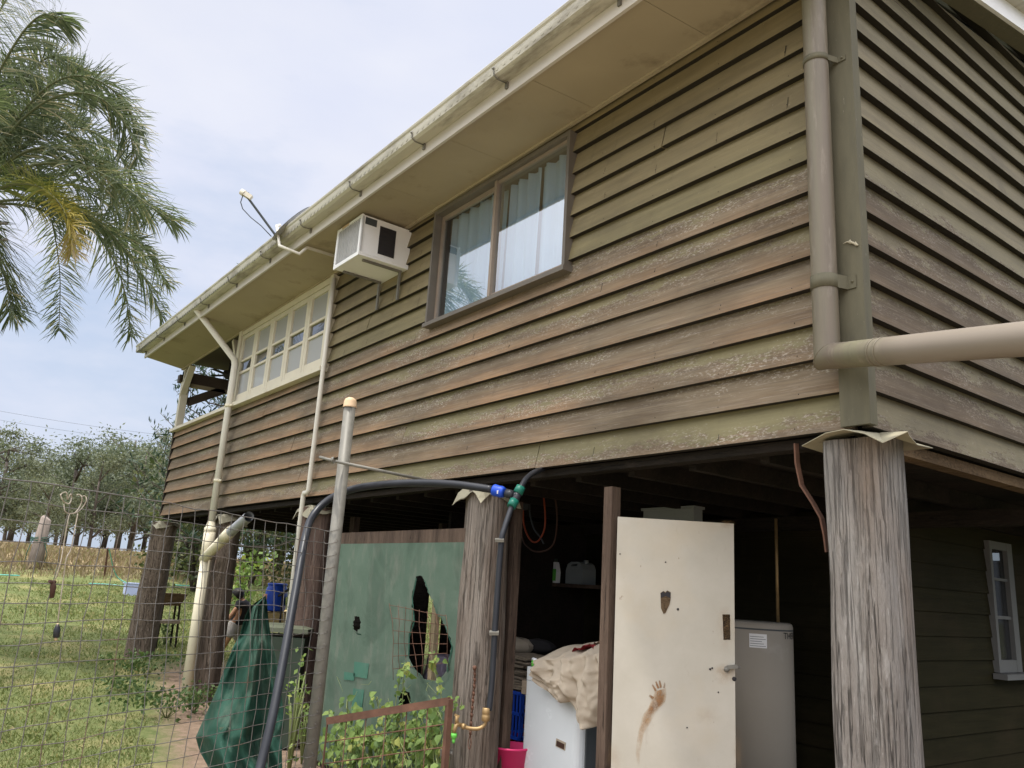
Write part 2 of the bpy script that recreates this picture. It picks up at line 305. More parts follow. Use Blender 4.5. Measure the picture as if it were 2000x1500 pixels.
# ground
t = NT('lawn'); P_ = t.n('NewGeometry'); sx = t.n('SeparateXYZ', Vector=P_); X_, Y_ = sx, sx.node.outputs[1]
n1 = t.noise(.9, (1, 1, 1), 6, .6); n2 = t.noise(9, (1, 1, 1), 8, .7); n3 = t.noise(40, (1, 1, 1), 4, .7, (3, 2, 1))
gr = t.mix(t.ramp(n2, .3, .7), (.085, .11, .038), (.17, .19, .075)); gr = t.mix(t.ramp(n1, .50, .68, 0, .75), gr, (.30, .255, .12)); gr = t.mix(t.ramp(n3, .55, .75, 0, .4), gr, (.04, .05, .02))
dr = t.mix(t.ramp(n2, .3, .7), (.25, .19, .115), (.38, .30, .18)); dirt = t.mix(t.ramp(n2, .3, .7), (.155, .11, .08), (.27, .195, .14)); dirt = t.mix(t.math('MULTIPLY', t.ramp(Y_, .2, 1.), t.ramp(X_, -6.5, -5.)), dirt, (.04, .032, .025)); dirt = t.mix(t.ramp(n3, .6, .75, 0, .5), dirt, (.06, .045, .03))  # dirt darkens under the floor: undercroft shade painted into the ground colour
far = t.ramp(t.math('ADD', X_, t.math('MULTIPLY', n1, 5.)), -23.5, -26.5); c = t.mix(far, gr, dr)
k = t.math('ADD', t.math('ADD', Y_, t.math('MULTIPLY', t.math('ADD', X_, 5.9), .23)), t.math('ADD', t.math('MULTIPLY', n2, .7), .75))
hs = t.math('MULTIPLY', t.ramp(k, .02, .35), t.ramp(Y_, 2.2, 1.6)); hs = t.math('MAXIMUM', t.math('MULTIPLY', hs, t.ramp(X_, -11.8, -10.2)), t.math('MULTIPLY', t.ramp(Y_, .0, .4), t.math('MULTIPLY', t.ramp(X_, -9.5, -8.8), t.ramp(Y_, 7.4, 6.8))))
c = t.mix(hs, c, dirt); c = t.mix(t.math('MULTIPLY', t.ramp(t.math('ADD', X_, n1), -2.2, -1.4), t.ramp(t.math('ADD', Y_, t.math('MULTIPLY', n1, .4)), -.7, -1.2)), c, t.mix(t.ramp(n2, .3, .7), (.33, .28, .205), (.44, .38, .29))); t.set(Base_Color=c, Roughness=.95, Specular_IOR_Level=.1); t.bump(t.math('ADD', n2, n3), .6, .03); M['lawn'] = t.m  # last mix: unseen pale ground added to bounce light up at the house
# ================================================================== HOUSE
H = 2.25
FZ = [2.25, 2.417, 2.592, 2.763, 2.935, 3.104, 3.277, 3.441, 3.611, 3.77, 3.93, 4.092, 4.244, 4.402, 4.558]   # board bottoms, front
XL = -11.3
house = thing('house', 'raised weatherboard house with peeling brown and olive boards, standing on timber stumps', 'house')
def soffit_in(x): return 4.64+.008*x
def soffit_out(x): return 4.562-.004*x

def board_run(mb, rows, a0, a1, fn, openings=(), joints={}, top=None, paint=None, g=None, seg=.9, lap=.040):
    "lapped boards: fn(a, out, z) gives the point at run a, distance out behind the wall line, height z"
    for i, zb in enumerate(rows):
        zt = rows[i+1] if i+1 < len(rows) else zb+.165
        cuts = sorted([a0, a1]+list(joints.get(i, [])))
        for c0, c1 in zip(cuts, cuts[1:]):
            bp, bt = paint(i, c0) if paint else (.5, .5); jz = g.gauss(0, .0025); tl = g.gauss(0, .0015)
            spans = [(c0+(.004 if c0 > a0 else 0), c1-(.004 if c1 < a1 else 0), zb, None)]
            for (o0, o1, oz0, oz1) in openings:                       # cut the openings out
                nw = []
                for (s0, s1, q0, q1) in spans:
                    e1 = q1 if q1 is not None else zt
                    if o1 <= s0 or o0 >= s1 or oz1 <= q0+.012 or oz0 >= e1-.004: nw.append((s0, s1, q0, q1)); continue
                    if s0 < o0: nw.append((s0, o0, q0, q1))
                    if s1 > o1: nw.append((o1, s1, q0, q1))
                    if oz0 > q0+.012: nw.append((max(s0, o0), min(s1, o1), q0, oz0))
                    if oz1 < e1-.012: nw.append((max(s0, o0), min(s1, o1), oz1, q1))
                spans = nw
            for (s0, s1, q0, q1) in spans:
                n = max(1, int((s1-s0)/seg)); vs = []; av = []; uv = []
                for j in range(n+1):
                    a = s0+(s1-s0)*j/n; w = nz(a*.5, i*3.7)*.004+jz; o = tl+nz(a*.45, i*5.1, 4)*.003
                    ztop = (q1 if q1 is not None else zt+.028)
                    if top: ztop = min(ztop, top(a))
                    lo = q0+w if q0 == zb else q0
                    if top and lo >= ztop: ztop = lo+.001
                    fr = lambda z: o+.002+lap*(z-zb)/(.175)
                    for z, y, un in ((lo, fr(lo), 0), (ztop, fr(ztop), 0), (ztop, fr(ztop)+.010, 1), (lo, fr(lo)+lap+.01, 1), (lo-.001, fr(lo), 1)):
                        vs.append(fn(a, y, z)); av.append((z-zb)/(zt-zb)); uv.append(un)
                fs = []
                for j in range(n):
                    fs.append((j*5, j*5+1, (j+1)*5+1, (j+1)*5))
                    for k, l in ((1, 2), (2, 3), (3, 4)): fs.append((j*5+k, j*5+l, (j+1)*5+l, (j+1)*5+k))
                fs += [(3, 2, 1, 0), (n*5, n*5+1, n*5+2, n*5+3)]
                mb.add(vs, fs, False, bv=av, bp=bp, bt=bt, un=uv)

WIN = (-3.755, -2.012, 3.545, 4.565)      # sliding window opening
CAS = (-8.62, -5.735, 3.58, 4.545)        # casement bank
BAL = (-11.31, -8.62, 3.572, 4.60)        # verandah opening
g = random.Random(3)
def paint_front(i, a):
    left = a < -5.8
    if left: return (.16 if i else .36)+g.uniform(-.07, .07), g.random()*.7
    return [.57, .42, .42, .42, .37, .40, .42, .35, 1.08, 1.1, 1.12, 1.15, 1.2, 1.2, 1.2][i]+g.uniform(-.05, .05), [.8, .7, .7, .6, .6, .6, .6, .5, .6, .3, .2, .2, .1, .1, 0.][i]+g.uniform(0, .12)
fw = MB()
J = {0: [-2.25, -8.3], 2: [-4.02, -9.0], 1: [-7.1], 3: [-6.4], 4: [-8.0, -5.9], 5: [-9.6, -5.8], 6: [-7.4, -5.8], 7: [-5.76, -9.9], 8: [-5.76], 9: [-4.9], 11: [-1.2], 12: [-4.6]}
for i in (0, 1, 2, 3): J[i] = J.get(i, [])+[-5.8-.3*i]
for i in range(8, 15): J[i] = J.get(i, [])+[-5.76]
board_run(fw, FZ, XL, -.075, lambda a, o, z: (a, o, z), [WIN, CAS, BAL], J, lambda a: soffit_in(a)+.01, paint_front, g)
g = random.Random(12)
for i, zb in enumerate(FZ):                                            # nail heads and the checks that start at them
    for k in range(24):
        x = -.34-.455*k+g.gauss(0, .012)
        if any(o0-.04 < x < o1+.04 and oz0-.03 < zb+.03 < oz1 for (o0, o1, oz0, oz1) in (WIN, CAS, BAL)): continue
        z = zb+.028+g.gauss(0, .004); y = .002+.040*.028/.175-.0035; r_ = .0032
        fw.add([(x+r_*cos(a*1.0472), y, z+r_*sin(a*1.0472)) for a in range(6)], [(0, 5, 4, 3, 2, 1)], un=1)
        if g.random() < .45: h_ = g.uniform(.015, .06); fw.add([(x-.0014, y-.0005, z-.024), (x+.0014, y-.0005, z-.024), (x+.0008+g.gauss(0, .003), y+.012*h_/.05, z+h_), (x-.0008, y+.012*h_/.05, z+h_)], [(0, 1, 2, 3)], un=1)
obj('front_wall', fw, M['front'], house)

SZ = [2.25, 2.417, 2.592, 2.763, 2.935, 3.104, 3.277, 3.441, 3.611, 3.77, 3.93, 4.092, 4.244, 4.402]+[4.56+.16*k for k in range(8)]
RS = math.tan(R(10.4))
def verge(y): return 4.60+(y+.57)*RS if y < 3.5 else 4.60+4.07*RS-(y-3.5)*RS
sw = MB(); g = random.Random(5)
def paint_side(i, a): return [.70, .40, .42, .42, .34, .45, .38, .78, .84, .88, .84, .9, .9, .9, .95, .9, .95, .9, 1, 1, 1, 1][i]+g.uniform(-.03, .03), g.uniform(.4, .8)
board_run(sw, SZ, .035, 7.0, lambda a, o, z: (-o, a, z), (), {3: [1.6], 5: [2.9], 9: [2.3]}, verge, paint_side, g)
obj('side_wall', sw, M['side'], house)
# the end wall of the verandah and the hidden faces that close the shell
bw = MB(); g = random.Random(6)
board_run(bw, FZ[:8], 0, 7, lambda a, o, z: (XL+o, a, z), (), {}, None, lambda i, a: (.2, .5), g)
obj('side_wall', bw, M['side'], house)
b2 = MB(); b2.box(-8.62, 0, 6.98, 7.02, H, 4.6); b2.box(-8.66, -8.62, .9, 7., 2.3, 4.6); b2.box(-8.6, -5.74, .9, .94, 2.3, 4.6); obj('inner_wall', b2, M['brown'], house)
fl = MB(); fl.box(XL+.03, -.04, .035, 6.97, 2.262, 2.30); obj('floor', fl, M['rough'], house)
ce = MB(); ce.box(XL, -.03, .04, 6.9, 4.66, 4.68); obj('ceiling', ce, M['brown'], house)
# corner boards
cb = MB()
cb.box(-.112, -.0, -.024, -.001, H+.005, 4.63); cb.box(.0, .024, -.024, .034, H+.005, 4.66)
obj('corner_board', cb, M['corner'], house)
c2 = MB(); c2.box(-.19, -.113, -.018, -.004, 3.11, 3.56); obj('cover_strip', c2, M['corner'], house)
# soffit, fascia, gutter, roof, barge
so = MB(); N = 12
for i in range(N):
    a, b = XL-.02+(11.44)*i/N, XL-.02+11.44*(i+1)/N-.003
    so.add([(a, -.566, soffit_out(a)+.02), (b, -.566, soffit_out(b)+.02), (b, .0, soffit_in(b)), (a, 0, soffit_in(a)), (a, -.566, soffit_out(a)+.026), (b, -.566, soffit_out(b)+.026), (b, .0, soffit_in(b)+.006), (a, 0, soffit_in(a)+.006)],
           [(0, 1, 2, 3), (7, 6, 5, 4), (0, 4, 5, 1), (1, 5, 6, 2), (2, 6, 7, 3), (3, 7, 4, 0)])
sof = obj('soffit', so, M['soffit'], house)
st = MB(); st.extrude([(XL, -.028, soffit_in(XL)-.022), (XL, -.004, soffit_in(XL)-.022), (XL, -.004, soffit_in(XL)), (XL, -.028, soffit_in(XL))], (8.62+XL-XL-8.62+.0, 0, 0), (11.18, 0, .008*11.18)); obj('trim', st, M['soffit'], sof)
fa = MB(); fa.extrude([(0, -.588, 0), (0, -.567, 0), (0, -.567, .19), (0, -.588, .19)], (XL-.03, 0, soffit_out(XL)), (.12, 0, soffit_out(.1)))
obj('fascia', fa, M['fascia'], house)
gu = MB(); GX0, GX1 = XL-.12, .2
pr = [(-.590, .115), (-.590, .0), (-.672, -.006), (-.694, .008), (-.702, .04), (-.706, .068), (-.716, .078), (-.720, .092), (-.712, .104), (-.700, .104), (-.696, .094), (-.686, .030), (-.668, .010), (-.600, .012), (-.600, .115)]
gz = lambda x: soffit_out(x)+.092
gu.extrude([(0, y, z) for y, z in pr], (GX0, 0, gz(GX0)), (GX1, 0, gz(GX1)), smooth=False)
for x in (GX0, GX1): gu.box(x-.002, x+.002, -.705, -.595, gz(x), gz(x)+.10)
gut = obj('gutter', gu, M['gutter'], house)
for i in range(11):
    x = -.97-1.025*i; z = gz(x); br = MB()
    br.tube([(x, -.590, z-.012), (x, -.672, z-.016), (x, -.700, z+.0), (x, -.709, z+.04)], .0045, 6); br.box(x-.012, x+.012, -.602, -.589, z-.05, z-.004); br.lathe((x, -.712, z+.045), [(0, .006), (.009, .004), (.009, -.004)], 8, (0, -1, 0))
    obj('bracket', br, M['galv'], gut)
rf = MB()
def ridge(x, y): return 4.68+(y+.70)*RS if y < 3.5 else 4.68+4.2*RS-(y-3.5)*RS
rf.grid(lambda u, v: (XL-.13+u*11.50, -.70+v*8.4, ridge(0, -.70+v*8.4)+.012*cos(u*11.5/.076*2*pi)+.012), 600, 2, False)
obj('roof', rf, M['roof'], house)
bg = MB()
bg.extrude([(.13, -.60, verge(-.60)-.0), (.13, 3.5, verge(3.5)), (.13, 3.5, verge(3.5)+.17), (.13, -.60, verge(-.6)+.17)], (0, 0, 0), (.022, 0, 0)); bg.box(.0, .13, -.56, -.55, 4.56, 4.6)
obj('barge_board', bg, M['white'], house)
bl = MB(); bl.extrude([(.03, -.56, verge(-.56)-.005), (.03, 3.5, verge(3.5)-.005), (.03, 3.5, verge(3.5)+.012), (.03, -.56, verge(-.56)+.012)], (0, 0, 0), (.10, 0, 0)); obj('soffit', bl, M['corner'], house)
bc = MB(); bc.extrude([(.152, -.62, verge(-.62)+.13), (.152, 3.5, verge(3.5)+.13), (.152, 3.5, verge(3.5)+.23), (.152, -.62, verge(-.62)+.23)], (0, 0, 0), (.06, 0, 0)); obj('roof_capping', bc, M['gutter'], house)

# sliding window
wx0, wx1, wz0, wz1 = WIN
w = MB(); T = .024
w.box(wx0, wx0+T, -.035, .09, wz0, wz1); w.box(wx1-.028, wx1, -.03, .09, wz0, wz1); w.box(wx0+T, wx1-.028, -.03, .09, wz1-.035, wz1)
w.add([(wx0-.005, -.055, wz0-.02), (wx1+.02, -.055, wz0-.02), (wx1+.02, -.055, wz0+.012), (wx0-.005, -.055, wz0+.012), (wx0-.005, .09, wz0-.02), (wx1+.02, .09, wz0-.02), (wx1+.02, .09, wz0+.035), (wx0-.005, .09, wz0+.035)],
      [(0, 1, 2, 3), (7, 6, 5, 4), (3, 2, 6, 7), (0, 4, 5, 1), (1, 5, 6, 2), (0, 3, 7, 4)])
win = obj('window', w, M['alud'], house)
mx = -2.895; f2 = MB()
f2.box(mx-.015, mx+.015, -.012, .03, wz0+.03, wz1-.035); f2.box(mx, wx1-.028, .0, .028, wz0+.03, wz0+.055); f2.box(wx1-.052, wx1-.028, -.004, .03, wz0+.03, wz1-.036); f2.box(mx, wx1-.028, .0, .028, wz1-.06, wz1-.036)
obj('fixed_frame', f2, M['alu'], win)
f3 = MB(); f3.box(wx0+T, wx0+T+.028, .034, .06, wz0+.034, wz1-.036); f3.box(mx-.02, mx+.02, .034, .06, wz0+.034, wz1-.036); f3.box(wx0+T+.028, mx-.02, .034, .06, wz0+.034, wz0+.06); f3.box(wx0+T+.028, mx-.02, .034, .06, wz1-.075, wz1-.036)
obj('sash', f3, M['alu'], win)
p = MB(); p.add([(mx, .014, wz0+.04), (wx1-.05, .014, wz0+.04), (wx1-.05, .014, wz1-.05), (mx, .014, wz1-.05)], [(0, 1, 2, 3)]); obj('pane', p, M['win'], win)
p = MB(); p.add([(wx0+T+.03, .047, wz0+.06), (mx-.01, .047, wz0+.06), (mx-.01, .047, wz1-.06), (wx0+T+.03, .047, wz1-.06)], [(0, 1, 2, 3)]); obj('pane', p, M['win'], win)
cu = MB()
for a, b in ((wx0+.05, mx-.34), (mx-.36, mx-.05), (mx+.02, mx+.40), (mx+.38, wx1-.02)):
    cu.grid(lambda u, v: (a+(b-a)*u, .13+.022*sin(u*19+a*7)+.01*sin(u*43+v*2), 3.45+v*1.08), 36, 1)
obj('curtain', cu, M['curtain'], win)
# corner verandah and casement bank
cf = MB(); x0, x1, z0, z1 = CAS
cf.box(x1-.075, x1+.0, -.035, .08, z0-.01, z1+.02); cf.box(x0, x0+.10, -.03, .08, z0-.01, z1+.02); cf.box(x0+.10, x1-.075, -.02, .08, z1-.05, z1+.02)
obj('window_frame', cf, M['cream'], house)
sl = MB(); sl.box(x0-.02, x1+.0, -.065, .03, z0-.062, z0-.012); sl.box(XL-.02, x0-.02, -.05, .10, 3.532, 3.574); obj('sill', sl, M['cream'], house)
SXS = [x0+.10+(x1-.075-x0-.10)*k/5 for k in range(6)]
for k in range(5):
    a, b = SXS[k]+.004, SXS[k+1]-.004; s = MB(); yo = -.012; q0, q1 = z0-.005, z1-.055
    s.box(a, a+.062, yo, .03, q0, q1); s.box(b-.062, b, yo, .03, q0, q1); s.box(a+.062, b-.062, yo+.003, .03, q0, q0+.105); s.box(a+.062, b-.062, yo+.003, .03, q1-.055, q1)
    m1, m2 = q0+.40, q0+.56
    for m in (m1, m2): s.box(a+.062, b-.062, yo+.004, .028, m-.014, m+.014)
    so_ = obj('casement_window', s, M['cream'], house)
    for i, (c0, c1) in enumerate(((q0+.105, m1-.014), (m1+.014, m2-.014), (m2+.014, q1-.055))):
        p = MB(); p.add([(a+.06, .012, c0), (b-.06, .012, c0), (b-.06, .012, c1), (a+.06, .012, c1)], [(0, 1, 2, 3)])
        obj('pane', p, M['clear' if i == 1 else 'frost'], so_)
    if k > 2:
        p = MB()
        for i in range(11): p.obox(((a+b)/2, .06, q0+.12+i*.026), (1, 0, 0), (0, .8, .6), (0, -.6, .8), (b-a)/2-.06, .011, .0015)
        obj('blind', p, M['blind'], so_)
po = MB(); po.box(XL+.02, XL+.13, -.0, .10, 3.575, 4.575); obj('verandah_post', po, M['cream'], house)
vb = MB(); vb.box(XL+.015, XL+.09, -.0, 6.9, 4.33, 4.50); vb.box(XL-.12, XL+.0, -.03, .12, 4.34, 4.46); obj('verandah_beam', vb, M['brown'], house)
vb = MB(); vb.box(XL+.012, XL+.085, .10, 6.9, 4.275, 4.328); obj('beam_trim', vb, M['soffit'], house)
for (a, b, m) in (((XL+.08, .03, 4.10), (XL+.42, .03, 4.54), 'cream'), ((x0-.02, .03, 4.14), (x0-.30, .03, 4.52), 'cream'), ((XL+.06, .12, 4.02), (XL+.06, .66, 4.33), 'brown')):
    br = MB(); br.beam(a, b, .05, .09 if m == 'cream' else .13, (0, 1, 0)); obj('post_bracket', br, M[m], house)
fan = MB(); c = V((XL+.55, .55, 4.47)); fan.lathe(c, [(.0, .07), (.08, .06), (.09, 0), (.05, -.06), (0, -.07)], 14); fan.tube([c+V((0, 0, .05)), c+V((0, 0, .22))], .015, 8)
for k in range(4): fan.beam(c+V((cos(k*1.57+.5)*.06, sin(k*1.57+.5)*.06, 0)), c+V((cos(k*1.57+.5)*.34, sin(k*1.57+.5)*.34, .01)), .09, .008)
tag(obj('ceiling_fan', fan, M['darkcloth'], None, (0, 0, 0)), 'dark ceiling fan hanging in the open corner verandah', 'fan')
pw = MB(); a = at(372, 740, y=.12); pw.tube([a+V((0, 0, .05)), a+V((.1, 0, -.15)), a+V((.16, 0, -.3)), a+V((.05, .02, -.36)), a+V((-.03, 0, -.3))], .004, 5); pw.tube([a, a+V((.03, 0, -.2)), a+V((0, 0, -.42))], .004, 5)
tag(obj('loose_wire', pw, M['black']), 'thin loose wires dangling beside the cream verandah post', 'wire')

# downpipes
d = MB(); dx, dy = -.122, -.09; zc = at(1614, 697, y=dy).z; C0 = V((dx, dy, zc)); hp = at(2000, 662, d=2.53); dirh = (hp-C0).normalized()
nb = (V((0, 0, -1))+dirh).normalized(); pr_ = .056; n_ = 32; rings = []
offs = [V((cos(2*pi*k/n_)*pr_, sin(2*pi*k/n_)*pr_, 0)) for k in range(n_)]; mit = [C0+o+V((0, 0, -o.dot(nb)/nb.z)) for o in offs]
d.add([V((dx, dy, 4.60))+o for o in offs]+mit, [(k, (k+1) % n_, n_+(k+1) % n_, n_+k) for k in range(n_)], True)
d.add(mit+[p+dirh*(2.6-(p-C0).dot(dirh)) for p in mit], [(k, (k+1) % n_, n_+(k+1) % n_, n_+k) for k in range(n_)], True)
for s_ in (.33, .37): d.tube([C0+dirh*s_, C0+dirh*(s_+.012)], .0585, 28)
d.tube([p+(p-C0)*.012 for p in mit]+[mit[0]+(mit[0]-C0)*.012], .0022, 5)
d.tube([(dx, dy, 4.60), (dx, dy-.2, 4.66), (dx, -.64, 4.66)], .05, 16)
t = NT('faded_purple_pipe'); a_ = t.noise(1.1, (5, 5, .35), 5, .6); cc = t.mix(t.ramp(a_, .38, .62), (.138, .110, .080), (.150, .138, .086)); cc = t.mix(t.ramp(t.noise(9, (3, 3, .25), 7, .7, (5, 5, 5)), .52, .70, 0, .5), cc, (.10, .082, .062)); cc = t.mix(t.ramp(t.noise(6, (3, 3, .4), 6, .7), .55, .72, 0, .6), cc, (.29, .25, .20))
pp = t.n('SeparateXYZ', Vector=t.n('NewGeometry')); cc = t.mix(t.ramp(pp, .12, .35), cc, (.205, .172, .136))
t.set(Base_Color=cc, Roughness=.5); M['purple'] = t.m
dp = obj('downpipe', d, M['purple'], house)
for z, w_ in ((2.90, .062), (4.04, .03)):
    s = MB(); s.lathe((dx, dy, z), [(.0575, -w_/2), (.0605, -w_/2), (.0605, w_/2), (.0575, w_/2)], 28); s.box(dx+.05, dx+.115, -.031, -.027, z-w_/2, z+w_/2); s.beam((dx+.045, dy-.03, z), (dx+.075, -.03, z), .004, w_); s.lathe((dx+.10, -.033, z), [(0, .004), (.006, .003), (.006, -.002)], 8, (0, -1, 0))
    obj('pipe_strap', s, M['corner'], dp)
d = MB(); A = at(380, 600, y=-.66); B = at(460, 705, y=-.085); C_ = at(413, 995, y=-.085); C_ = V((B.x, B.y, C_.z))
d.tube([A+V((0, 0, .05)), A, A+(B-A)*.97, B+V((0, 0, -.05)), B+V((0, 0, -.3)), C_+V((0, 0, -.15))], .042, 16); pz = C_.z-.25
dp2 = obj('downpipe', d, M['pvcw'], house)
for v in (800, 938):
    z = at(430, v, y=-.085).z; s = MB(); s.lathe((B.x, B.y, z), [(.043, -.02), (.049, -.02), (.049, .02), (.043, .02)], 16); s.box(B.x+.03, B.x+.13, -.09, -.08, z-.012, z+.012); obj('pipe_strap', s, M['pvc'], dp2)
d = MB(); z1 = pz; d.tube([(B.x, B.y, 0.02), (B.x, B.y, z1-.1)], .062, 20); d.tube([(B.x, B.y, z1-.36), (B.x, B.y, z1)], .070, 20); d.lathe((B.x, B.y, z1), [(.045, .1), (.06, .03), (.074, .02), (.074, -.02), (.062, -.03)], 20)
q0, q1, q2 = at(398, 1092, y=B.y-.01), at(452, 1037, y=B.y-.10), at(486, 1009, y=B.y-.18)
d.tube([q0, q0+(q1-q0)*.4, q1], .058, 18); d.tube([q0+(q1-q0)*.72, q1], .064, 18); dl = obj('stormwater_pipe', d, M['pvc'], house)
d = MB(); d.tube([q1-(q1-q0)*.1, q2], .054, 18, cap=False); d.tube([q2, q1], .048, 18, cap=False); obj('pipe_stub', d, M['pvcg'], dl)
d = MB(); a = at(632, 715, y=-.045); b = at(613, 960, y=-.045); b = V((a.x, a.y, b.z)); c = at(592, 972, y=-.045); e = V((c.x, c.y, .0)); c.z = b.z
d.tube([(a.x, a.y, 4.5), a, b+V((0, 0, .03)), b+V((-.02, 0, 0)), c+V((.02, 0, 0)), c+V((0, 0, -.03)), e], .024, 12)
obj('drain_pipe', d, M['pvcw'], house)
d = MB(); a = at(548, 440, y=-.70); d.tube([a, V((a.x, a.y-.035, a.z-.02)), at(546, 480, y=-.735), at(585, 496, y=-.585), V((at(585, 496, y=-.585).x, -.52, 4.575)), V((at(585, 496, y=-.585).x+.02, -.02, 4.57))], .017, 8); obj('conduit', d, M['pvcw'], house)

# under the house: bearers, joists, stumps, inner room
b = MB(); b.box(XL+.05, -.1, .05, .14, 2.195, 2.24); obj('bearer', b, M['rough'], house)
b = MB(); b.box(-.13, -.05, .15, 6.9, 2.185, 2.24); obj('bearer', b, M['bearer'], house)
for y in (2.3, 4.6): b = MB(); b.box(XL+.05, -.14, y, y+.1, 2.06, 2.16); obj('bearer', b, M['rough'], house)
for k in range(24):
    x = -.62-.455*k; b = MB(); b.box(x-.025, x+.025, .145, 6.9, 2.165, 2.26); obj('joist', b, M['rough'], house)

def stump(mat, cx, cy, r0, r1, top, label, seed, base=None, lean=(0, 0), cap=.24, capz=None, ns=40):
    g = random.Random(seed); b = MB(); z0 = ground(cx, cy)-.1 if base is None else base; nv = 34
    lob = [(g.uniform(.02, .06), g.uniform(0, 6.28)) for _ in range(4)]
    def f(u, v):
        a = u*2*pi; z = z0+(top-z0)*v; r = r1+(r0-r1)*v
        r *= 1+sum(A*cos((k+2)*a+ph+.6*nz(v*2, k, seed)) for k, (A, ph) in enumerate(lob))+.09*nz(cos(a)*1.2, sin(a)*1.2, z*1.3+seed)+.045*nz(cos(a)*5, sin(a)*5, z*.9+seed)
        k = 1-v; return (cx+cos(a)*r+lean[0]*k, cy+sin(a)*r+lean[1]*k, z)
    b.grid(f, ns, nv); o = len(b.v); b.add([f(i/ns, 1) for i in range(ns)], [tuple(range(ns))])
    s = obj('stump', b, M[mat], house); tag(s, label)
    if cap is None: return s
    c = MB(); cz = capz or top+.015; m = 10
    def cf(u, v):
        x, y = (u-.5)*2*cap, (v-.5)*2*cap; e = max(abs(x), abs(y))/cap; k = max(0, e-.62)/.38
        dr = k*(.075+.07*nz(x*5, y*5, seed)+.10*max(0, abs(x*y)/cap/cap-.45))
        return (cx+x*(1-.12*k), cy+y*(1-.12*k), cz-dr+.008*nz(x*9, y*9, seed))
    c.grid(cf, m, m, False); c.grid(lambda u, v: tuple(V(cf(u, v))-V((0, 0, .003))), m, m, False); obj('ant_cap', c, M['tin'], s)
    return s
sA = stump('stumpA', -.075, .105, .150, .150, 2.20, 'thick silver grey stump under the house corner', 1, 0, (0, 0), None, 2.238, 56)
c = MB(); K = [at(1566, 870, y=-.01), at(1612, 845, y=-.09), at(1648, 838, y=-.115), at(1688, 846, y=-.12), at(1724, 864, y=-.13), at(1773, 842, y=-.06), at(1776, 850, y=-.02), at(1792, 868, y=.04), V((.12, .30, 2.19)), V((-.06, .34, 2.2)), V((-.24, .30, 2.18)), V((-.26, .14, 2.17))]
ctr = V((-.02, .12, 2.243)); n_ = len(K); c.add([ctr]+[V(p) for p in K]+[ctr-V((0, 0, .003))]+[V(p)-V((0, 0, .003)) for p in K], [(0, 1+i, 1+(i+1) % n_) for i in range(n_)]+[(n_+1, n_+2+(i+1) % n_, n_+2+i) for i in range(n_)]+[(1+i, n_+2+i, n_+2+(i+1) % n_, 1+(i+1) % n_) for i in range(n_)]); obj('ant_cap', c, M['tin'], sA)
s3 = at(950, 950, y=.13); stump('stumpB', s3.x+.02, .13, .155, .175, 2.16, 'brown grey stump carrying the tap and the chain', 2, 0, (.02, 0), .2)
s4 = at(622, 1000, y=.14); stump('stumpC', s4.x, .14, .17, .185, 2.15, 'dark brown stump beside the green screen', 3, 0, (0, 0), .21)
def lean_of(ua, va, ub, vb, y): a, c = at(ua, va, y=y), at(ub, vb, y=y); return a.x, (c.x-a.x)/(a.z-c.z)*a.z
x5, l5 = lean_of(445, 1040, 418, 1210, .15); stump('stumpD', x5, .15, .150, .165, 2.16, 'stump behind the cream stormwater pipe', 4, -.1, (l5, 0), .20)
x6, l6 = lean_of(326, 1020, 281, 1240, .16); stump('stumpD', x6, .16, .172, .20, 2.16, 'far stump at the verandah corner', 5, .0, (l6, 0), .21)
# door jambs and studs of the laundry bay
for (u, y, w_, m) in ((983, .30, .10, 'roughv'), (1179, .06, .066, 'roughv')):
    x = at(u, 1250, y=y).x; b = MB(); b.box(x-w_/2, x+w_/2, y-.0, y+.07, 0, 2.1); obj('door_post', b, M[m], house)
for (u, y, w_) in ((1058, 1.95, .07), (862, 1.3, .06), (690, .5, .1)):
    x = at(u, 1000, y=y).x; b = MB(); b.box(x-w_/2, x+w_/2, y, y+.06, 0, 2.1); obj('stud', b, M['roughv'], house)
b = MB(); a, c = at(690, 1000, y=1.3), at(860, 1012, y=1.3); b.box(a.x, c.x, 1.28, 1.34, a.z-.05, a.z+.02); obj('rail', b, M['bearer'], house)
lb = MB(); g = random.Random(9); LZ = [.03+.165*k for k in range(13)]
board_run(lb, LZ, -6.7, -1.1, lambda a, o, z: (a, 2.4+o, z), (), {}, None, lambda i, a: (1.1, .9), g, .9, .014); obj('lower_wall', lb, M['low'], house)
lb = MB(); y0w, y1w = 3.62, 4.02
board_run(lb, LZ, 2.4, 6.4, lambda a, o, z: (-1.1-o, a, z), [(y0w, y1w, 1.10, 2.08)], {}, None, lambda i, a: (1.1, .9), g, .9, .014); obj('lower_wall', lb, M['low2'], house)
lb = MB(); lb.box(-4.38, -4.34, .75, 2.38, 0, 2.12); obj('light_baffle', lb, M['rough'], house)  # unseen panel added to keep side light out of the undercroft bay
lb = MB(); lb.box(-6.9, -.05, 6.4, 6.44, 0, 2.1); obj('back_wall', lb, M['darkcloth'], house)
b = MB(); b.box(-1.13, -1.07, y1w-.09, y1w, 1.10, 2.08); b.box(-1.13, -1.07, y0w, y0w+.04, 1.10, 2.08); b.box(-1.128, -1.072, y0w+.04, y1w-.09, 1.10, 1.19); b.box(-1.128, -1.072, y0w+.04, y1w-.09, 2.02, 2.08); b.box(-1.12, -1.085, y0w+.04, y1w-.09, 1.49, 1.515); b.box(-1.12, -1.085, y0w+.04, y1w-.09, 1.78, 1.80)
M['oldwhite'] = plain('old_white', (.13, .13, .125), .6, .1)
lw = obj('lower_window', b, M['oldwhite'], house)
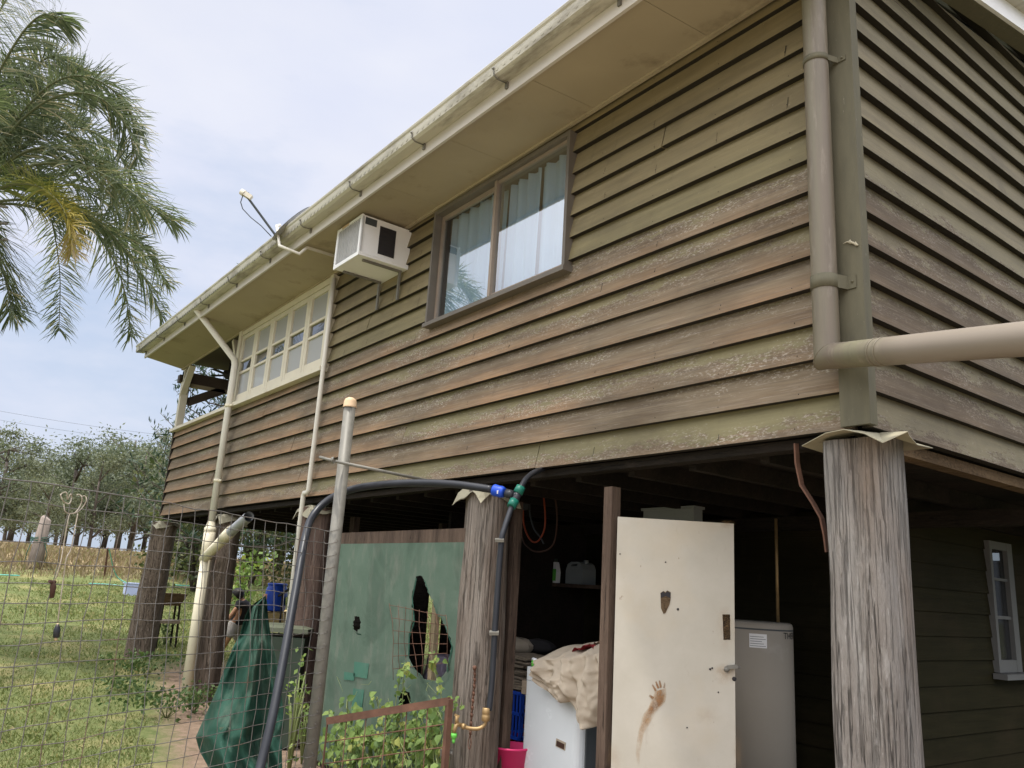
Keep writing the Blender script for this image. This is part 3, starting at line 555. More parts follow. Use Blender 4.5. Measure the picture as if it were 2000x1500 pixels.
p = MB(); p.add([(-1.105, y0w+.03, 1.15), (-1.105, y1w-.05, 1.15), (-1.105, y1w-.05, 2.05), (-1.105, y0w+.03, 2.05)], [(0, 1, 2, 3)]); obj('pane', p, M['dull'], lw)
b = MB(); b.box(-1.10, -1.0, y0w-.05, y1w+.25, 1.055, 1.095); obj('sill', b, M['oldwhite'], lw)
# the old door, standing open
DL = V((-1.545, .06, 0)); DD = V((.749, .663, 0)); DN = V((.663, -.749, 0)); DW = .70; DT = 1.925
def dpt(w, z, o=0): return tuple(DL+DD*w+DN*o+V((0, 0, z)))
def dper(u, v, o=.0):
    r = RT*((u-1000)/FPX)-UP*((v-750)/FPX)+FW; t_ = (DL-CAM).dot(DN)/r.dot(DN); return CAM+r*t_+DN*o
DW = (dper(1433, 1020)-DL).dot(DD); DT = dper(1300, 1013).z
hole = [dper(u, v) for u, v in ((1411, 1200), (1426, 1200), (1427, 1250), (1413, 1250))]
b = MB(); ou = [V(dpt(0, .06)), V(dpt(DW, .06)), V(dpt(DW, DT-.012)), V(dpt(0, DT))]; b.plate(ou, [hole], tuple(-DN*.036)); door = tag(obj('door', b, M['door'], house), 'scuffed cream door standing open with a muddy hand smear')
def dec(name, px, m, o=.003, alphas=None, th=0):
    b = MB(); P3 = [dper(u, v, o) for u, v in px]; b.plate(P3, (), tuple(DN*th)); 
    if alphas: b.a['a'] = list(alphas)+[0]*(len(b.v)-len(alphas))
    return obj(name, b, M[m], door)
b = MB(); P3 = [dper(u, v, -.022) for u, v in ((1408, 1196), (1429, 1196), (1430, 1253), (1410, 1253))]; b.plate(P3); obj('lock_recess', b, M['rough'], door)
b = MB(); P3 = [dper(u, v, .002) for u, v in ((1290, 1158), (1296, 1154), (1300, 1157), (1303, 1153), (1310, 1157), (1310, 1168), (1308, 1180), (1300, 1197), (1296, 1199), (1291, 1188))]; b.plate(P3, (), tuple(DN*.001)); obj('splintered_patch', b, M['bearer'], door)
b = MB(); P3 = [dper(u, v, .004) for u, v in ((1290, 1159), (1296, 1155), (1299, 1159), (1303, 1155), (1310, 1158), (1309, 1168), (1300, 1164), (1291, 1168))]; b.plate(P3, (), tuple(DN*.001)); obj('hole', b, M['darkcloth'], door)
b = MB(); a = dper(1420, 1303, .012); c = dper(1440, 1301, .012); b.beam(a, c, .018, .030, DN); b.lathe(dper(1419, 1307, .012), [(.0, .014), (.012, .013), (.015, 0)], 12, DN); b.tube([a, dper(1446, 1303, .014)], .005, 8); obj('bolt', b, M['galv'], door)
for (u, v, r_) in ((1434, 1326, .012), (1387, 1307, .006), (1391, 1305, .005), (1324, 1190, .007), (1403, 1352, .004), (1342, 1421, .004), (1211, 1082, .004), (1300, 1098, .004)):
    b = MB(); b.lathe(dper(u, v, .002), [(0, .002), (r_*.9, .0015), (r_, 0)], 9, DN); obj('nail_hole', b, M['darkcloth'], door)
# hand smear: palm, four fingers, thumb and a dragged tail
sm = MB()
def strip(L):
    n = len(L); vs = []; al = []
    for (u0, v0, u1, v1, a) in L:
        for k in range(5): vs.append(dper(u0+(u1-u0)*k/4, v0+(v1-v0)*k/4, .003)); al.append(a*(.25 if k in (0, 4) else 1)*(.8+.4*rnd.random()))
    sm.add(vs, [(i*5+k, i*5+k+1, (i+1)*5+k+1, (i+1)*5+k) for i in range(n-1) for k in range(4)], True, a=al)
strip([(1279, 1350, 1301, 1344, .75), (1276, 1358, 1302, 1356, .9), (1272, 1368, 1299, 1371, .95), (1266, 1382, 1288, 1383, .9), (1256, 1395, 1279, 1396, .7), (1251, 1410, 1270, 1412, .55), (1246, 1430, 1258, 1433, .4), (1243, 1450, 1254, 1452, .3), (1241, 1470, 1250, 1472, .22), (1244, 1496, 1250, 1497, .02)])
for (a, b_, w_) in (((1281, 1349), (1274, 1337), 5), ((1286, 1344), (1281, 1331), 5), ((1291, 1343), (1288, 1329), 5), ((1297, 1344), (1298, 1333), 5), ((1276, 1364), (1268, 1358), 7)):
    n_ = ((b_[1]-a[1]), -(b_[0]-a[0])); L_ = math.hypot(*n_); n_ = (n_[0]/L_*w_/2, n_[1]/L_*w_/2)
    strip([(a[0]+(b_[0]-a[0])*k-n_[0]*(1-.3*k), a[1]+(b_[1]-a[1])*k-n_[1]*(1-.3*k), a[0]+(b_[0]-a[0])*k+n_[0]*(1-.3*k), a[1]+(b_[1]-a[1])*k+n_[1]*(1-.3*k), .9) for k in (0, .5, 1)])
obj('hand_smear', sm, M['smear'], door)
def bloom(name, u, v, ru, rv, a0, seed):                                 # rubbed-in grime with a soft edge
    global sm
    sm = MB(); P3 = [dper(u, v, .0024)]; al = [a0]
    for k in (1, 2, 3):
        for j in range(18): f = k/3*(1+.25*nz(cos(j*.349)*1.5, sin(j*.349)*1.5, seed)); P3.append(dper(u+ru*f*cos(j*.349), v+rv*f*sin(j*.349), .0024)); al.append(a0*(1-k/3)*(.7+.6*rnd.random()))
    sm.add(P3, [(0, 1+j, 1+(j+1) % 18) for j in range(18)]+[(1+k*18+j, 19+k*18+j, 19+k*18+(j+1) % 18, 1+k*18+(j+1) % 18) for k in (0, 1) for j in range(18)], True, a=al); obj(name, sm, M['smear'], door)
bloom('grime', 1415, 1316, 26, 24, .34, 1); bloom('grime', 1418, 1225, 22, 44, .16, 2); bloom('grime', 1380, 1400, 40, 22, .12, 3); bloom('grime', 1420, 1024, 16, 10, .25, 4); bloom('grime', 1440, 1470, 12, 60, .16, 5); bloom('grime', 1200, 1480, 18, 30, .16, 6)
# ================================================================== THINGS ON AND UNDER THE HOUSE
# window air conditioner
ax0, ax1, ay, az0, az1 = -4.745, -4.25, -.465, 4.20, 4.575
ac = thing('air_conditioner', 'white window air conditioner jutting from the wall under the eave', 'air conditioner', (-4.5, 0, az0))
b = MB(); b.box(ax0+.006, ax1, ay+.02, .03, az0, az1)
b.box(ax0, ax0+.03, ay, ay+.02, az0-.004, az1+.004); b.box(ax1-.03, ax1+.003, ay, ay+.02, az0-.004, az1+.004); b.box(ax0+.03, ax1-.03, ay, ay+.02, az0-.004, az0+.03); b.box(ax0+.03, ax1-.03, ay, ay+.02, az1-.02, az1+.004)
b.box(ax1, ax1+.004, ay+.03, -.05, az0+.02, az0+.03); obj('casing', b, M['white'], ac)
b = MB()
for i in range(26): b.box(ax0+.03, ax1-.03, ay+.008, ay+.014, az0+.034+i*.0122, az0+.040+i*.0122)
for i in range(14): b.box(ax0+.04+i*.036, ax0+.043+i*.036, ay+.004, ay+.016, az0+.03, az1-.02)
obj('grille', b, plain('grille_alloy', (.45, .45, .45), .5, .1), ac)
b = MB(); b.box(ax1+.001, ax1+.006, -.285, -.125, az0+.06, az1-.055)
for i in range(12): b.box(ax1+.004, ax1+.010, -.282, -.128, az0+.066+i*.0215, az0+.071+i*.0215)
obj('vent', b, M['darkcloth'], ac)
b = MB(); b.box(ax1-.0, ax1+.003, -.43, -.32, az1-.08, az1-.015); obj('label_plate', b, M['grey'], ac).hide_render = False
for x in (-4.70, -4.32):
    b = MB(); z = az0-.012; b.box(x-.012, x+.012, ay+.08, .0, z-.008, z+.010); b.box(x-.014, x+.014, -.022, -.006, z-.27, z); obj('bracket', b, M['galv'], ac)
b = MB(); b.box(ax0+.1, ax0+.24, ay-.002, ay+.0, az1-.018, az1+.004); obj('faded_strip', b, M['cap'], ac)
# satellite dish
dc = at(570, 436, d=8.0); nrm = (RT*-.64+UP*.74-FW*.12).normalized(); sd = thing('satellite_dish', 'satellite dish with receiver arm poking above the gutter', 'satellite dish', tuple(dc))
e1 = nrm.cross(FW).normalized(); e2 = nrm.cross(e1)
b = MB(); b.grid(lambda u, v: dc+(e1*cos(v*6.2832)*.25+e2*sin(v*6.2832)*.22)*u+nrm*(.035*u*u-.035), 6, 28); b.grid(lambda u, v: dc+(e1*cos(v*6.2832)*.25+e2*sin(v*6.2832)*.22)*u+nrm*(.035*u*u-.041), 6, 28)
obj('reflector', b, plain('dish_grey', (.42, .42, .42), .5, .05), sd)
p0, p1 = at(540, 462, d=8.0), at(484, 386, d=7.9); b = MB(); b.tube([p0+V((.05, .05, -.12)), p0, p1, p1+RT*.0+UP*.05], .012, 8); b.tube([dc, dc+V((.12, .2, -.2))], .025, 10); obj('arm', b, M['grey'], sd)
b = MB(); b.beam(at(474, 376, d=7.9), at(491, 387, d=7.9), .05, .045); b.lathe(at(474, 376, d=7.9), [(0, .03), (.03, .02), (.034, -.02)], 12, RT*-.8+UP*.5); obj('receiver', b, M['cream'], sd)
b = MB(); b.tube([at(*p, d=7.93) for p in ((475, 380), (470, 395), (474, 408), (490, 425), (510, 441), (530, 462))], .005, 5); obj('cable', b, M['grey'], sd)
# bent strap by the corner stump
b = MB(); P3 = [at(u, v, y=.03+.06*k/6) for k, (u, v) in enumerate(((1555, 866), (1557, 905), (1566, 948), (1588, 982), (1605, 1012), (1612, 1045), (1616, 1076)))]
for p, q_ in zip(P3, P3[1:]): b.beam(p, p+(q_-p)*1.06, .008, .030, (0, 1, 0))
tag(obj('strap', b, M['rust']), 'bent rusty strap hanging beside the silver corner stump', 'strap')
# lizard on the corner board
lz = [at(u, v, y=-.030) for u, v in ((1676, 479.5), (1671, 476.5), (1666, 474.5), (1660, 472.5), (1654, 472.5), (1646, 476))]
pts = list(lz); ed = [(i, i+1) for i in range(5)]; rd = [.0045, .005, .006, .005, .0028, .001]
for i, s in ((1, 1), (1, -1), (3, 1), (3, -1)): pts.append(lz[i]+V((.002, -.001, .012*s))); ed.append((i, len(pts)-1)); rd.append(.0016)
o = link_mesh('lizard', skin_mesh(pts, ed, rd, 2), M['lizard']); tag(o, 'small pale lizard clinging to the olive corner board', 'lizard')

M['patch'] = cloth('patch_cloth', (.07, .19, .14), (.09, .22, .16), (.13, .22, .17), .1)
# green screen between two stumps
gl, gr_ = at(656, 1050, y=.02).x, at(924, 1050, y=.02).x; gt = at(790, 1048, y=.02).z
sc = thing('privacy_screen', 'torn green cloth screen in a timber frame between two stumps', 'screen', ((gl+gr_)/2, .02, 0))
b = MB(); b.box(gl, gr_+.05, -.0, .05, gt-.055, gt+.045); b.box(gl-.01, gl+.035, .0, .05, 0, gt-.056); obj('frame', b, M['roughv'], sc)
def sp(u, v, y=-.004): return at(u, v, y=y)
def loop(L):
    "a torn edge: the outline with ragged points between"
    out = []
    for (u, v), (u2, v2) in zip(L, L[1:]+L[:1]):
        for k in range(4): f = k/4; out.append(sp(u+(u2-u)*f+rnd.gauss(0, 1.1)*(k > 0), v+(v2-v)*f+rnd.gauss(0, 1.3)*(k > 0)))
    return out
h1 = loop([(812, 1128), (820, 1124), (828, 1132), (832, 1146), (838, 1160), (846, 1172), (850, 1190), (852, 1200), (862, 1206), (868, 1220), (874, 1238), (880, 1246), (882, 1262), (876, 1285), (872, 1310), (866, 1318), (850, 1330), (826, 1325), (806, 1300), (797, 1280), (798, 1240), (802, 1222), (808, 1212), (806, 1190), (804, 1165)])
h2 = loop([(689, 1215), (694, 1204), (702, 1205), (705, 1216), (702, 1230), (696, 1236), (690, 1228)])
h3 = loop([(778, 1362), (786, 1346), (800, 1352), (802, 1370), (790, 1384), (779, 1376)])
zt = gt-.052; ou = [(gl+.03, -.004, .02), (gr_+.03, -.004, .02), (gr_+.03, -.004, zt), (gl+.03, -.004, zt)]
b = MB(); b.plate(ou, [h1, h2, h3], (0, .003, 0)); cl = obj('cloth', b, M['screen'], sc)
for L in ([(812, 1128), (804, 1165), (808, 1212), (798, 1240), (797, 1280)], [(828, 1132), (838, 1160), (850, 1190), (868, 1220), (882, 1262), (872, 1310)], [(690, 1228), (696, 1236), (704, 1238)]):
    P3 = [sp(u, v, -.012) for u, v in L]; b = MB(); Q3 = [p+V((.012, .004, -.008-.006*(i % 2))) for i, p in enumerate(P3)]; n_ = len(P3)
    b.add(P3+Q3, [(i, i+1, n_+i+1, n_+i) for i in range(n_-1)]); obj('frayed_edge', b, M['shade'], cl)
for (u0, v0, u1, v1) in ((692, 1292, 718, 1326), (672, 1312, 692, 1330), (690, 1344, 706, 1400)):
    a, c = sp(u0, v0, -.009), sp(u1, v1, -.009); b = MB(); b.add([(a.x, -.009, a.z), (c.x, -.009, a.z+.01), (c.x-.01, -.009, c.z), (a.x+.01, -.009, c.z-.01)], [(0, 1, 2, 3)]); obj('patch', b, M['patch'], cl)
# scrap of rusty mesh in front of the hole
b = MB()
us = [(760, 772), (774, 785), (789, 797), (806, 812), (822, 822), (838, 836), (852, 852), (868, 880)]
for k, (a, c) in enumerate(us):
    t_ = k/7; b.tube([at(a+(c-a)*s_ + 4*sin(s_*5+k), 1178+t_*22+s_*(150-t_*40), y=-.03-.03*sin(s_*3+k)) for s_ in (0, .25, .5, .75, 1)], .0022, 5)
for j in range(6):
    b.tube([at(us[k][0]+(us[k][1]-us[k][0])*j/6+4*sin(j/6*5+k), 1178+k/7*22+(j+.15)/6*(150-k/7*40), y=-.03-.03*sin(j/2+k)) for k in range(8)], .0022, 5)
tag(obj('mesh_scrap', b, M['rust']), 'scrap of bent rusty mesh hanging over the hole in the green screen', 'wire mesh')
# things glimpsed through the hole
b = MB(); a = at(852, 1150, y=.16); b.beam((a.x+.02, .18, 0), (a.x-.02, .18, 1.75), .05, .04, (0, 1, 0)); b.beam((a.x-.10, .21, a.z+.02), (a.x+.0, .21, a.z+.02), .03, .03); tag(obj('timber_prop', b, timber('pale_prop', (.50, .40, .25), (.42, .33, .2), (.56, .46, .3), (9, 9, .9), bump=.3)), 'yellowish timber prop standing behind the torn green screen', 'post')
b = MB(); a, c = at(662, 1200, y=.34), at(829, 1200, y=.34); b.box(a.x, c.x, .34, .37, .02, 1.72); b.box(a.x+.05, c.x, .30, .335, at(700, 1219, y=.32).z-.02, at(700, 1219, y=.32).z+.02); tag(obj('dark_backing', b, M['rough']), 'dark board added behind the green screen to make its small hole black', 'board')  # added board, dark to stand in for deep shade in the small hole
b = MB(); a = at(868, 1285, y=.6); b.grid(lambda u, v: a+V((cos(u*6.28)*(.20-.05*v)+.02*nz(u*7, v*5), sin(u*6.28)*(.16-.04*v), -.22+v*.34-.10*v*v)), 24, 8); tag(obj('laundry_bag', b, plain('lilac_cloth', (.46, .40, .52), .9, .2)), 'lilac cloth bag seen through the torn screen', 'bag')

# poly water pipe arching from the fence to the stump
wp = thing('water_pipe', 'black poly water pipe arching past the galvanised post to the stump', 'pipe', tuple(at(508, 1500, d=3.9)))
def spl(P3, n=6):
    P3 = [V(p) for p in P3]; out = []
    for i in range(len(P3)-1):
        p0, p1, p2, p3 = P3[max(0, i-1)], P3[i], P3[i+1], P3[min(len(P3)-1, i+2)]
        for k in range(n):
            t_ = k/n; out.append(.5*((2*p1)+(p2-p0)*t_+(2*p0-5*p1+4*p2-p3)*t_*t_+(3*p1-p0-3*p2+p3)*t_**3))
    return out+[P3[-1]]
b = MB(); b.tube(spl([at(u, v, d=d_) for u, v, d_ in ((490, 1580, 3.75), (508, 1500, 3.9), (532, 1400, 4.05), (556, 1275, 4.3), (578, 1150, 4.6), (596, 1050, 4.9), (612, 1006, 5.12), (645, 974, 5.22), (690, 955, 5.2), (750, 946, 5.15), (820, 943, 5.05), (890, 946, 4.92), (962, 956, 4.8))]), .0235, 14); obj('pipe', b, M['black'], wp)
b = MB(); a, c = at(964, 957, d=4.8), at(988, 963, d=4.76); dr = (c-a).normalized(); b.lathe(a, [(.0, 0), (.034, .0), (.036, .01), (.034, .035), (.036, .055), (.031, .065), (.030, .072), (0, .072)], 14, dr); cp = obj('coupling', b, M['blue'], wp)
b = MB(); b.obox(a+dr*.035-FW*.034, RT, UP, FW, .010, .010, .004); obj('printed_patch', b, M['white'], cp)
b = MB(); b.tube([c, at(1003, 967, d=4.74)], .026, 12); b.tube([at(1003, 967, d=4.74), at(1010, 968, d=4.73)], .02, 12); j = at(1008, 972, d=4.73); b.tube([at(1014, 958, d=4.75), j, at(1000, 992, d=4.70)], .024, 12); obj('tee', b, M['black'], wp)
b = MB(); b.tube([at(1011, 964, d=4.745), at(1018, 950, d=4.76)], [.03, .027], 12); b.tube([at(1005, 978, d=4.72), at(998, 990, d=4.69)], [.029, .026], 12); obj('compression_nut', b, M['teal'], wp)
b = MB(); b.tube(spl([at(u, v, d=d_) for u, v, d_ in ((1017, 953, 4.76), (1028, 935, 4.85), (1045, 922, 5.0), (1075, 912, 5.3))]), .017, 10); b.tube(spl([at(u, v, d=d_) for u, v, d_ in ((1000, 988, 4.70), (986, 1030, 4.62), (979, 1060, 4.58), (972, 1150, 4.52), (966, 1240, 4.46), (961, 1330, 4.4), (955, 1388, 4.36))]), .0165, 10); rp = obj('riser', b, M['black'], wp)
for (u, v, d_) in ((975.5, 1055, 4.57), (965, 1236, 4.45)): b = MB(); b.obox(at(u, v, d=d_), RT, UP, FW, .026, .008, .019); obj('clip', b, M['galv'], rp)
# brass tap
tp = at(895, 1412, d=4.36); ta = thing('tap', 'brass garden tap with lime green hose fitting on the brown grey stump', 'tap', tuple(tp))
b = MB(); b.lathe(at(950, 1382, d=4.36), [(.016, 0), (.022, -.004), (.022, -.03), (.019, -.034), (.023, -.04), (.023, -.065), (.015, -.07)], 12, (0, 0, 1)); b.tube(spl([at(950, 1404, d=4.36), at(946, 1416, d=4.35), at(934, 1423, d=4.34), at(915, 1422, d=4.34), at(900, 1416, d=4.34)]), .010, 10); b.tube([at(908, 1420, d=4.34), at(902, 1417, d=4.34)], .015, 8); obj('supply_pipe', b, M['brass'], ta)
b = MB(); b.tube([at(900, 1416, d=4.34), at(892, 1414, d=4.33), at(888, 1424, d=4.32), at(887, 1432, d=4.32)], [.011, .014, .011, .012], 10); b.tube([at(892, 1414, d=4.33), at(892, 1398, d=4.33)], [.012, .008], 10); b.beam(at(888, 1396, d=4.33), at(897, 1400, d=4.33), .008, .012); obj('tap_body', b, M['brass'], ta)
b = MB(); b.lathe(at(887, 1432, d=4.32), [(.0, 0), (.016, 0), (.018, -.01), (.016, -.022), (.009, -.026), (.008, -.034), (.010, -.036), (.006, -.05), (0, -.05)], 12); obj('hose_fitting', b, M['lime'], ta)
# chain hanging from a bolt
ch = MB(); L = spl([at(u, v, d=4.40) for u, v in ((927, 1306), (927, 1330), (924, 1365), (921, 1400), (918, 1440))], 5)
for k, (p, q_) in enumerate(zip(L, L[1:])): ch.tube([p, q_], [.006, .006], 6, flat=.5 if k % 2 else 1.8)
ch.tube([L[-1]+V((.014*cos(a*.7), 0, -.03+.03*sin(a*.7))) for a in range(10)], .003, 6); ch.lathe(at(927, 1304, d=4.40), [(0, .012), (.011, .009), (.012, -.003)], 10, -FW)
tag(obj('chain', ch, M['rust']), 'short rusty chain hanging from a bolt on the stump', 'chain')

# gate and fence
PX, PY = -2.93, -1.0
fence = thing('wire_fence', 'square wire mesh fence tied to a tall galvanised post with a faded cap', 'fence', (PX, PY, 0))
b = MB(); b.tube([(PX, PY, 0), (PX, PY, 2.575)], .038, 20); post = obj('post', b, M['galv'], fence)
b = MB(); b.lathe((PX, PY, 2.56), [(.043, 0), (.045, .006), (.042, .012), (.041, .04), (.034, .056), (.018, .066), (0, .068)], 20); obj('cap', b, M['cap'], post)
b = MB(); a = at(625, 893, d=5.12); c = at(655, 901, d=5.03); e = at(852, 942, d=5.35); b.tube([a, c+V((.01, -.02, 0))], .010, 8); b.tube([c, e], .010, 8); b.lathe(at(652, 899, d=5.03), [(0, .02), (.02, .015), (.022, -.0)], 8, -RT); obj('brace_rod', b, M['galv'], fence)
FD = V((1.2, -1.92, 0)).normalized(); RW, CW = .076, .094; nc = 46
def fp(k, r):
    s_ = k*CW; x, y = PX-.03+FD.x*s_, PY-.045+FD.y*s_; z = 1.775-r*RW
    bow = .05*sin(s_*1.3+.5)*sin(z*2.2)+.035*nz(s_*.9, z*1.2)
    return V((x+.8*bow+.012*nz(k*.7, r*.6, 3), y+.5*bow+.012*nz(k*.7, r*.6, 8), z+.012*nz(k*.45, r*.5, 5)+.014*sin(s_*1.1)))
b = MB()
for r in range(0, 24): b.tube([fp(k, r) for k in range(nc+1)], .0019 if r else .0026, 4, cap=False)
for k in range(0, nc+1): b.tube([fp(k, r) for r in range(24)], .0019, 4, cap=False)
for r in range(0, 24):                                                  # tails twisted round the post
    p = fp(0, r); b.tube([p, (PX-.02, PY-.046, p.z-.004), (PX+.03, PY-.036, p.z-.002), (PX+.046, PY+.0, p.z+.012), (PX+.05, PY-.02, p.z+.03)], .002, 4)
obj('mesh_panel', b, M['wire'], fence)
g0, g1 = at(640, 1408, d=4.68), at(878, 1369, d=4.36); gd = (g1-g0); gd.z = 0
gate = thing('gate', 'rusty low gate of square mesh hung beside the galvanised post', 'gate', (g0.x, g0.y, 0))
b = MB(); b.beam(g0, g1, .028, .04); b.beam((g1.x, g1.y, g1.z+.01), (g1.x, g1.y, .06), .03, .03, (1, 0, 0)); b.beam((g0.x, g0.y, g0.z), (g0.x, g0.y, .06), .008, .008, (1, 0, 0)); b.beam((g0.x, g0.y, .07), (g1.x, g1.y, .07), .03, .03); obj('frame', b, M['rust'], gate)
b = MB()
for k in range(1, 6): p = g0+(g1-g0)*k/6; b.tube([p, (p.x+.01, p.y, .07)], .0032, 5)
for r in range(1, 7): b.tube([g0+(g1-g0)*k/6+V((0, 0, -.115*r+.006*nz(k, r))) for k in range(7)], .0032, 5)
obj('mesh', b, M['rust'], gate)
b = MB(); a = at(872, 1470, d=4.33); b.obox(a, RT, UP, FW, .034, .018, .003); b.lathe(a+RT*.024-FW*.004, [(0, .014), (.008, .012), (.012, 0)], 10, -FW); obj('latch', b, M['galv'], gate)
# electric cord hung over the fence
def onf(u, v, off=.02):
    r = RT*((u-1000)/FPX)-UP*((v-750)/FPX)+FW; n_ = V((FD.y, -FD.x, 0)); t_ = (V((PX-.03, PY-.045, 0))-CAM).dot(n_)/r.dot(n_); return CAM+r*(t_-off)
cdh = thing('extension_lead', 'beige power cord looped over the top wire of the mesh fence, plug dangling', 'cord', tuple(onf(140, 970)))
b = MB()
for L in ([(118, 965), (121, 975), (128, 982), (136, 983), (140, 972), (138, 965), (132, 975), (130, 962), (122, 963), (118, 968)], [(125, 985), (127, 998), (136, 1003), (148, 1000), (158, 985), (160, 972), (155, 966), (150, 967)], [(137, 1003), (150, 1001), (162, 990), (169, 977), (166, 969), (161, 969)], [(136, 1003), (132, 1020), (125, 1060), (118, 1100), (108, 1132)], [(152, 1003), (145, 1040), (138, 1074), (130, 1090), (124, 1130), (119, 1165), (113, 1215)]):
    b.tube(spl([onf(u, v, .01+.012*(i % 2)) for i, (u, v) in enumerate(L)], 5), .0023, 6)
obj('cable', b, M['cord'], cdh)
b = MB(); a, c = onf(112, 1224, .02), onf(109.5, 1245, .02); b.tube([a+(c-a)*-.25, a, a+(c-a)*.3, c], [.005, .009, .013, .012], 10); obj('plug', b, M['black'], cdh); b = MB(); b.tube([c, c+(c-a)*.25], .006, 6); b.tube([a+(c-a)*-.3, a+(c-a)*-.05], [.004, .008], 8); obj('plug_pins', b, M['cap'], cdh)
b = MB(); b.tube([onf(103, 1134), onf(104, 1146), onf(101, 1168)], [.006, .012, .008], 7); b.tube([onf(96, 1135), onf(103, 1138), onf(108, 1136)], .007, 6); tag(obj('rag_knot', b, M['mudred']), 'dark dried rag knotted on a fence wire below the beige cord', 'rag')
# shade cloth slumped behind the fence
ol = [(519, 1163, 518), (500, 1176, 521), (487, 1186, 522), (479, 1203, 523), (468, 1240, 528), (456, 1262, 533), (441, 1300, 542), (424, 1345, 548), (408, 1382, 552), (393, 1415, 555), (382, 1440, 549), (390, 1468, 550), (408, 1500, 551), (430, 1560, 552), (450, 1610, 553)]
b = MB()
def shf(u, v):
    k = v*(len(ol)-1); i = min(int(k), len(ol)-2); f = k-i; l, vv, r_ = [ol[i][j]+(ol[i+1][j]-ol[i][j])*f for j in range(3)]
    fold = .10*sin(u*7+v*3.2)*(.2+v)*.55+.06*sin(u*17-v*7+2*nz(u*2, v*3))*(.2+v)+.06*nz(u*4, v*5)+.03*nz(u*11, v*12)
    return at(l+(r_-l)*u, vv, d=5.15-.35*v+fold-.35*sin(u*pi)*v*.5)
b.grid(shf, 90, 110); b.grid(lambda u, v: shf(u, v)+FW*.006, 60, 80)
shc = obj('shade_cloth', b, M['shade'], None, tuple(at(480, 1400, d=5))); tag(shc, 'rumpled dark green shade cloth hanging in a peak behind the fence', 'shade cloth')
b = MB(); a = at(519, 1160, d=5.22); b.tube([(a.x, a.y, 0), (a.x, a.y, a.z)], .012, 6); obj('stake', b, M['rust'], shc)
b = MB(); tri = [at(u, v, d=4.78) for u, v in ((428, 1420), (451, 1420), (440, 1470))]; b.add(tri, [(0, 1, 2)]); obj('faded_patch', b, cloth('faded_cloth', (.16, .20, .14), (.2, .24, .17), (.25, .26, .2), .15), shc)

# ------------------------------------------------------------------ laundry corner
wx, wy = at(1127, 1500, y=.45).x, .45
wl = at(1016, 1500, y=.45).x; zt = at(1040, 1300, y=.45).z
wm = thing('washing_machine', 'white top loading washing machine under a canvas sheet', 'washing machine', ((wl+wx)/2, .75, 0))
b = MB(); rr = .03; pr = []
for (cx, cy, a0) in ((wl+rr, wy+rr, pi), (wx-.06, wy+.06, 1.5*pi), (wx-.01, wy+.55, 0), (wl+rr, wy+.55, .5*pi)):
    r_ = .06 if a0 == 1.5*pi else rr if cy < 1 and a0 != 0 else .01
    for k in range(6): a = a0+k/5*pi/2; pr.append((cx+r_*cos(a), cy+r_*sin(a), 0))
b.extrude(pr, (0, 0, .03), (0, 0, zt-.10)); b.extrude(pr, (0, 0, zt-.097), (0, 0, zt-.01)); body = obj('body', b, M['appl'], wm)
b = MB(); pr2 = [(wl+.03+(p[0]-wl)*.95, wy+.02+(p[1]-wy)*.95, 0) for p in pr]; b.extrude(pr2, (0, 0, zt-.008), (0, 0, zt+.03)); obj('lid', b, M['appl'], wm)
b = MB(); b.box(wx-.004, wx+.012, wy+.06, wy+.56, .05, zt-.12)
for k in range(9): b.box(wx+.012, wx+.016, wy+.20, wy+.50, .14+k*.06, .15+k*.06)
b.box(wx+.012, wx+.02, wy+.16, wy+.18, .06, zt-.13); obj('back_panel', b, M['grey'], wm)
b = MB(); a = at(1095, 1455, y=wy-.002); b.obox(a, (1, 0, -.12), (0, 1, 0), (.12, 0, 1), .038, .004, .016); obj('handle_recess', b, M['mudred'], body)
b = MB(); b.obox(a+V((0, .0005, .003)), (1, 0, -.12), (0, 1, 0), (.12, 0, 1), .046, .003, .024); obj('handle_rim', b, M['canvas'], body)
b = MB(); b.box(at(1020, 1330, y=wy).x, at(1029, 1330, y=wy).x, wy-.002, wy, at(1020, 1355, y=wy).z, at(1020, 1328, y=wy).z); obj('stained_label', b, M['paper'], body)
b = MB(); a = at(1044, 1300, y=.42); b.tube([a+V((-.02, 0, .04)), a+V((.04, 0, .03))], .012, 8); k_ = obj('powder_scoop', b, M['white']); tag(k_, 'small white scoop lying on the washing machine by the canvas', 'scoop')
b = MB(); b.lathe(at(1044, 1299, y=.41), [(0, .03), (.022, .028), (.022, -.01), (0, -.012)], 12); tag(obj('bottle_cap', b, M['lime']), 'bright green bottle cap on the washing machine edge', 'cap')
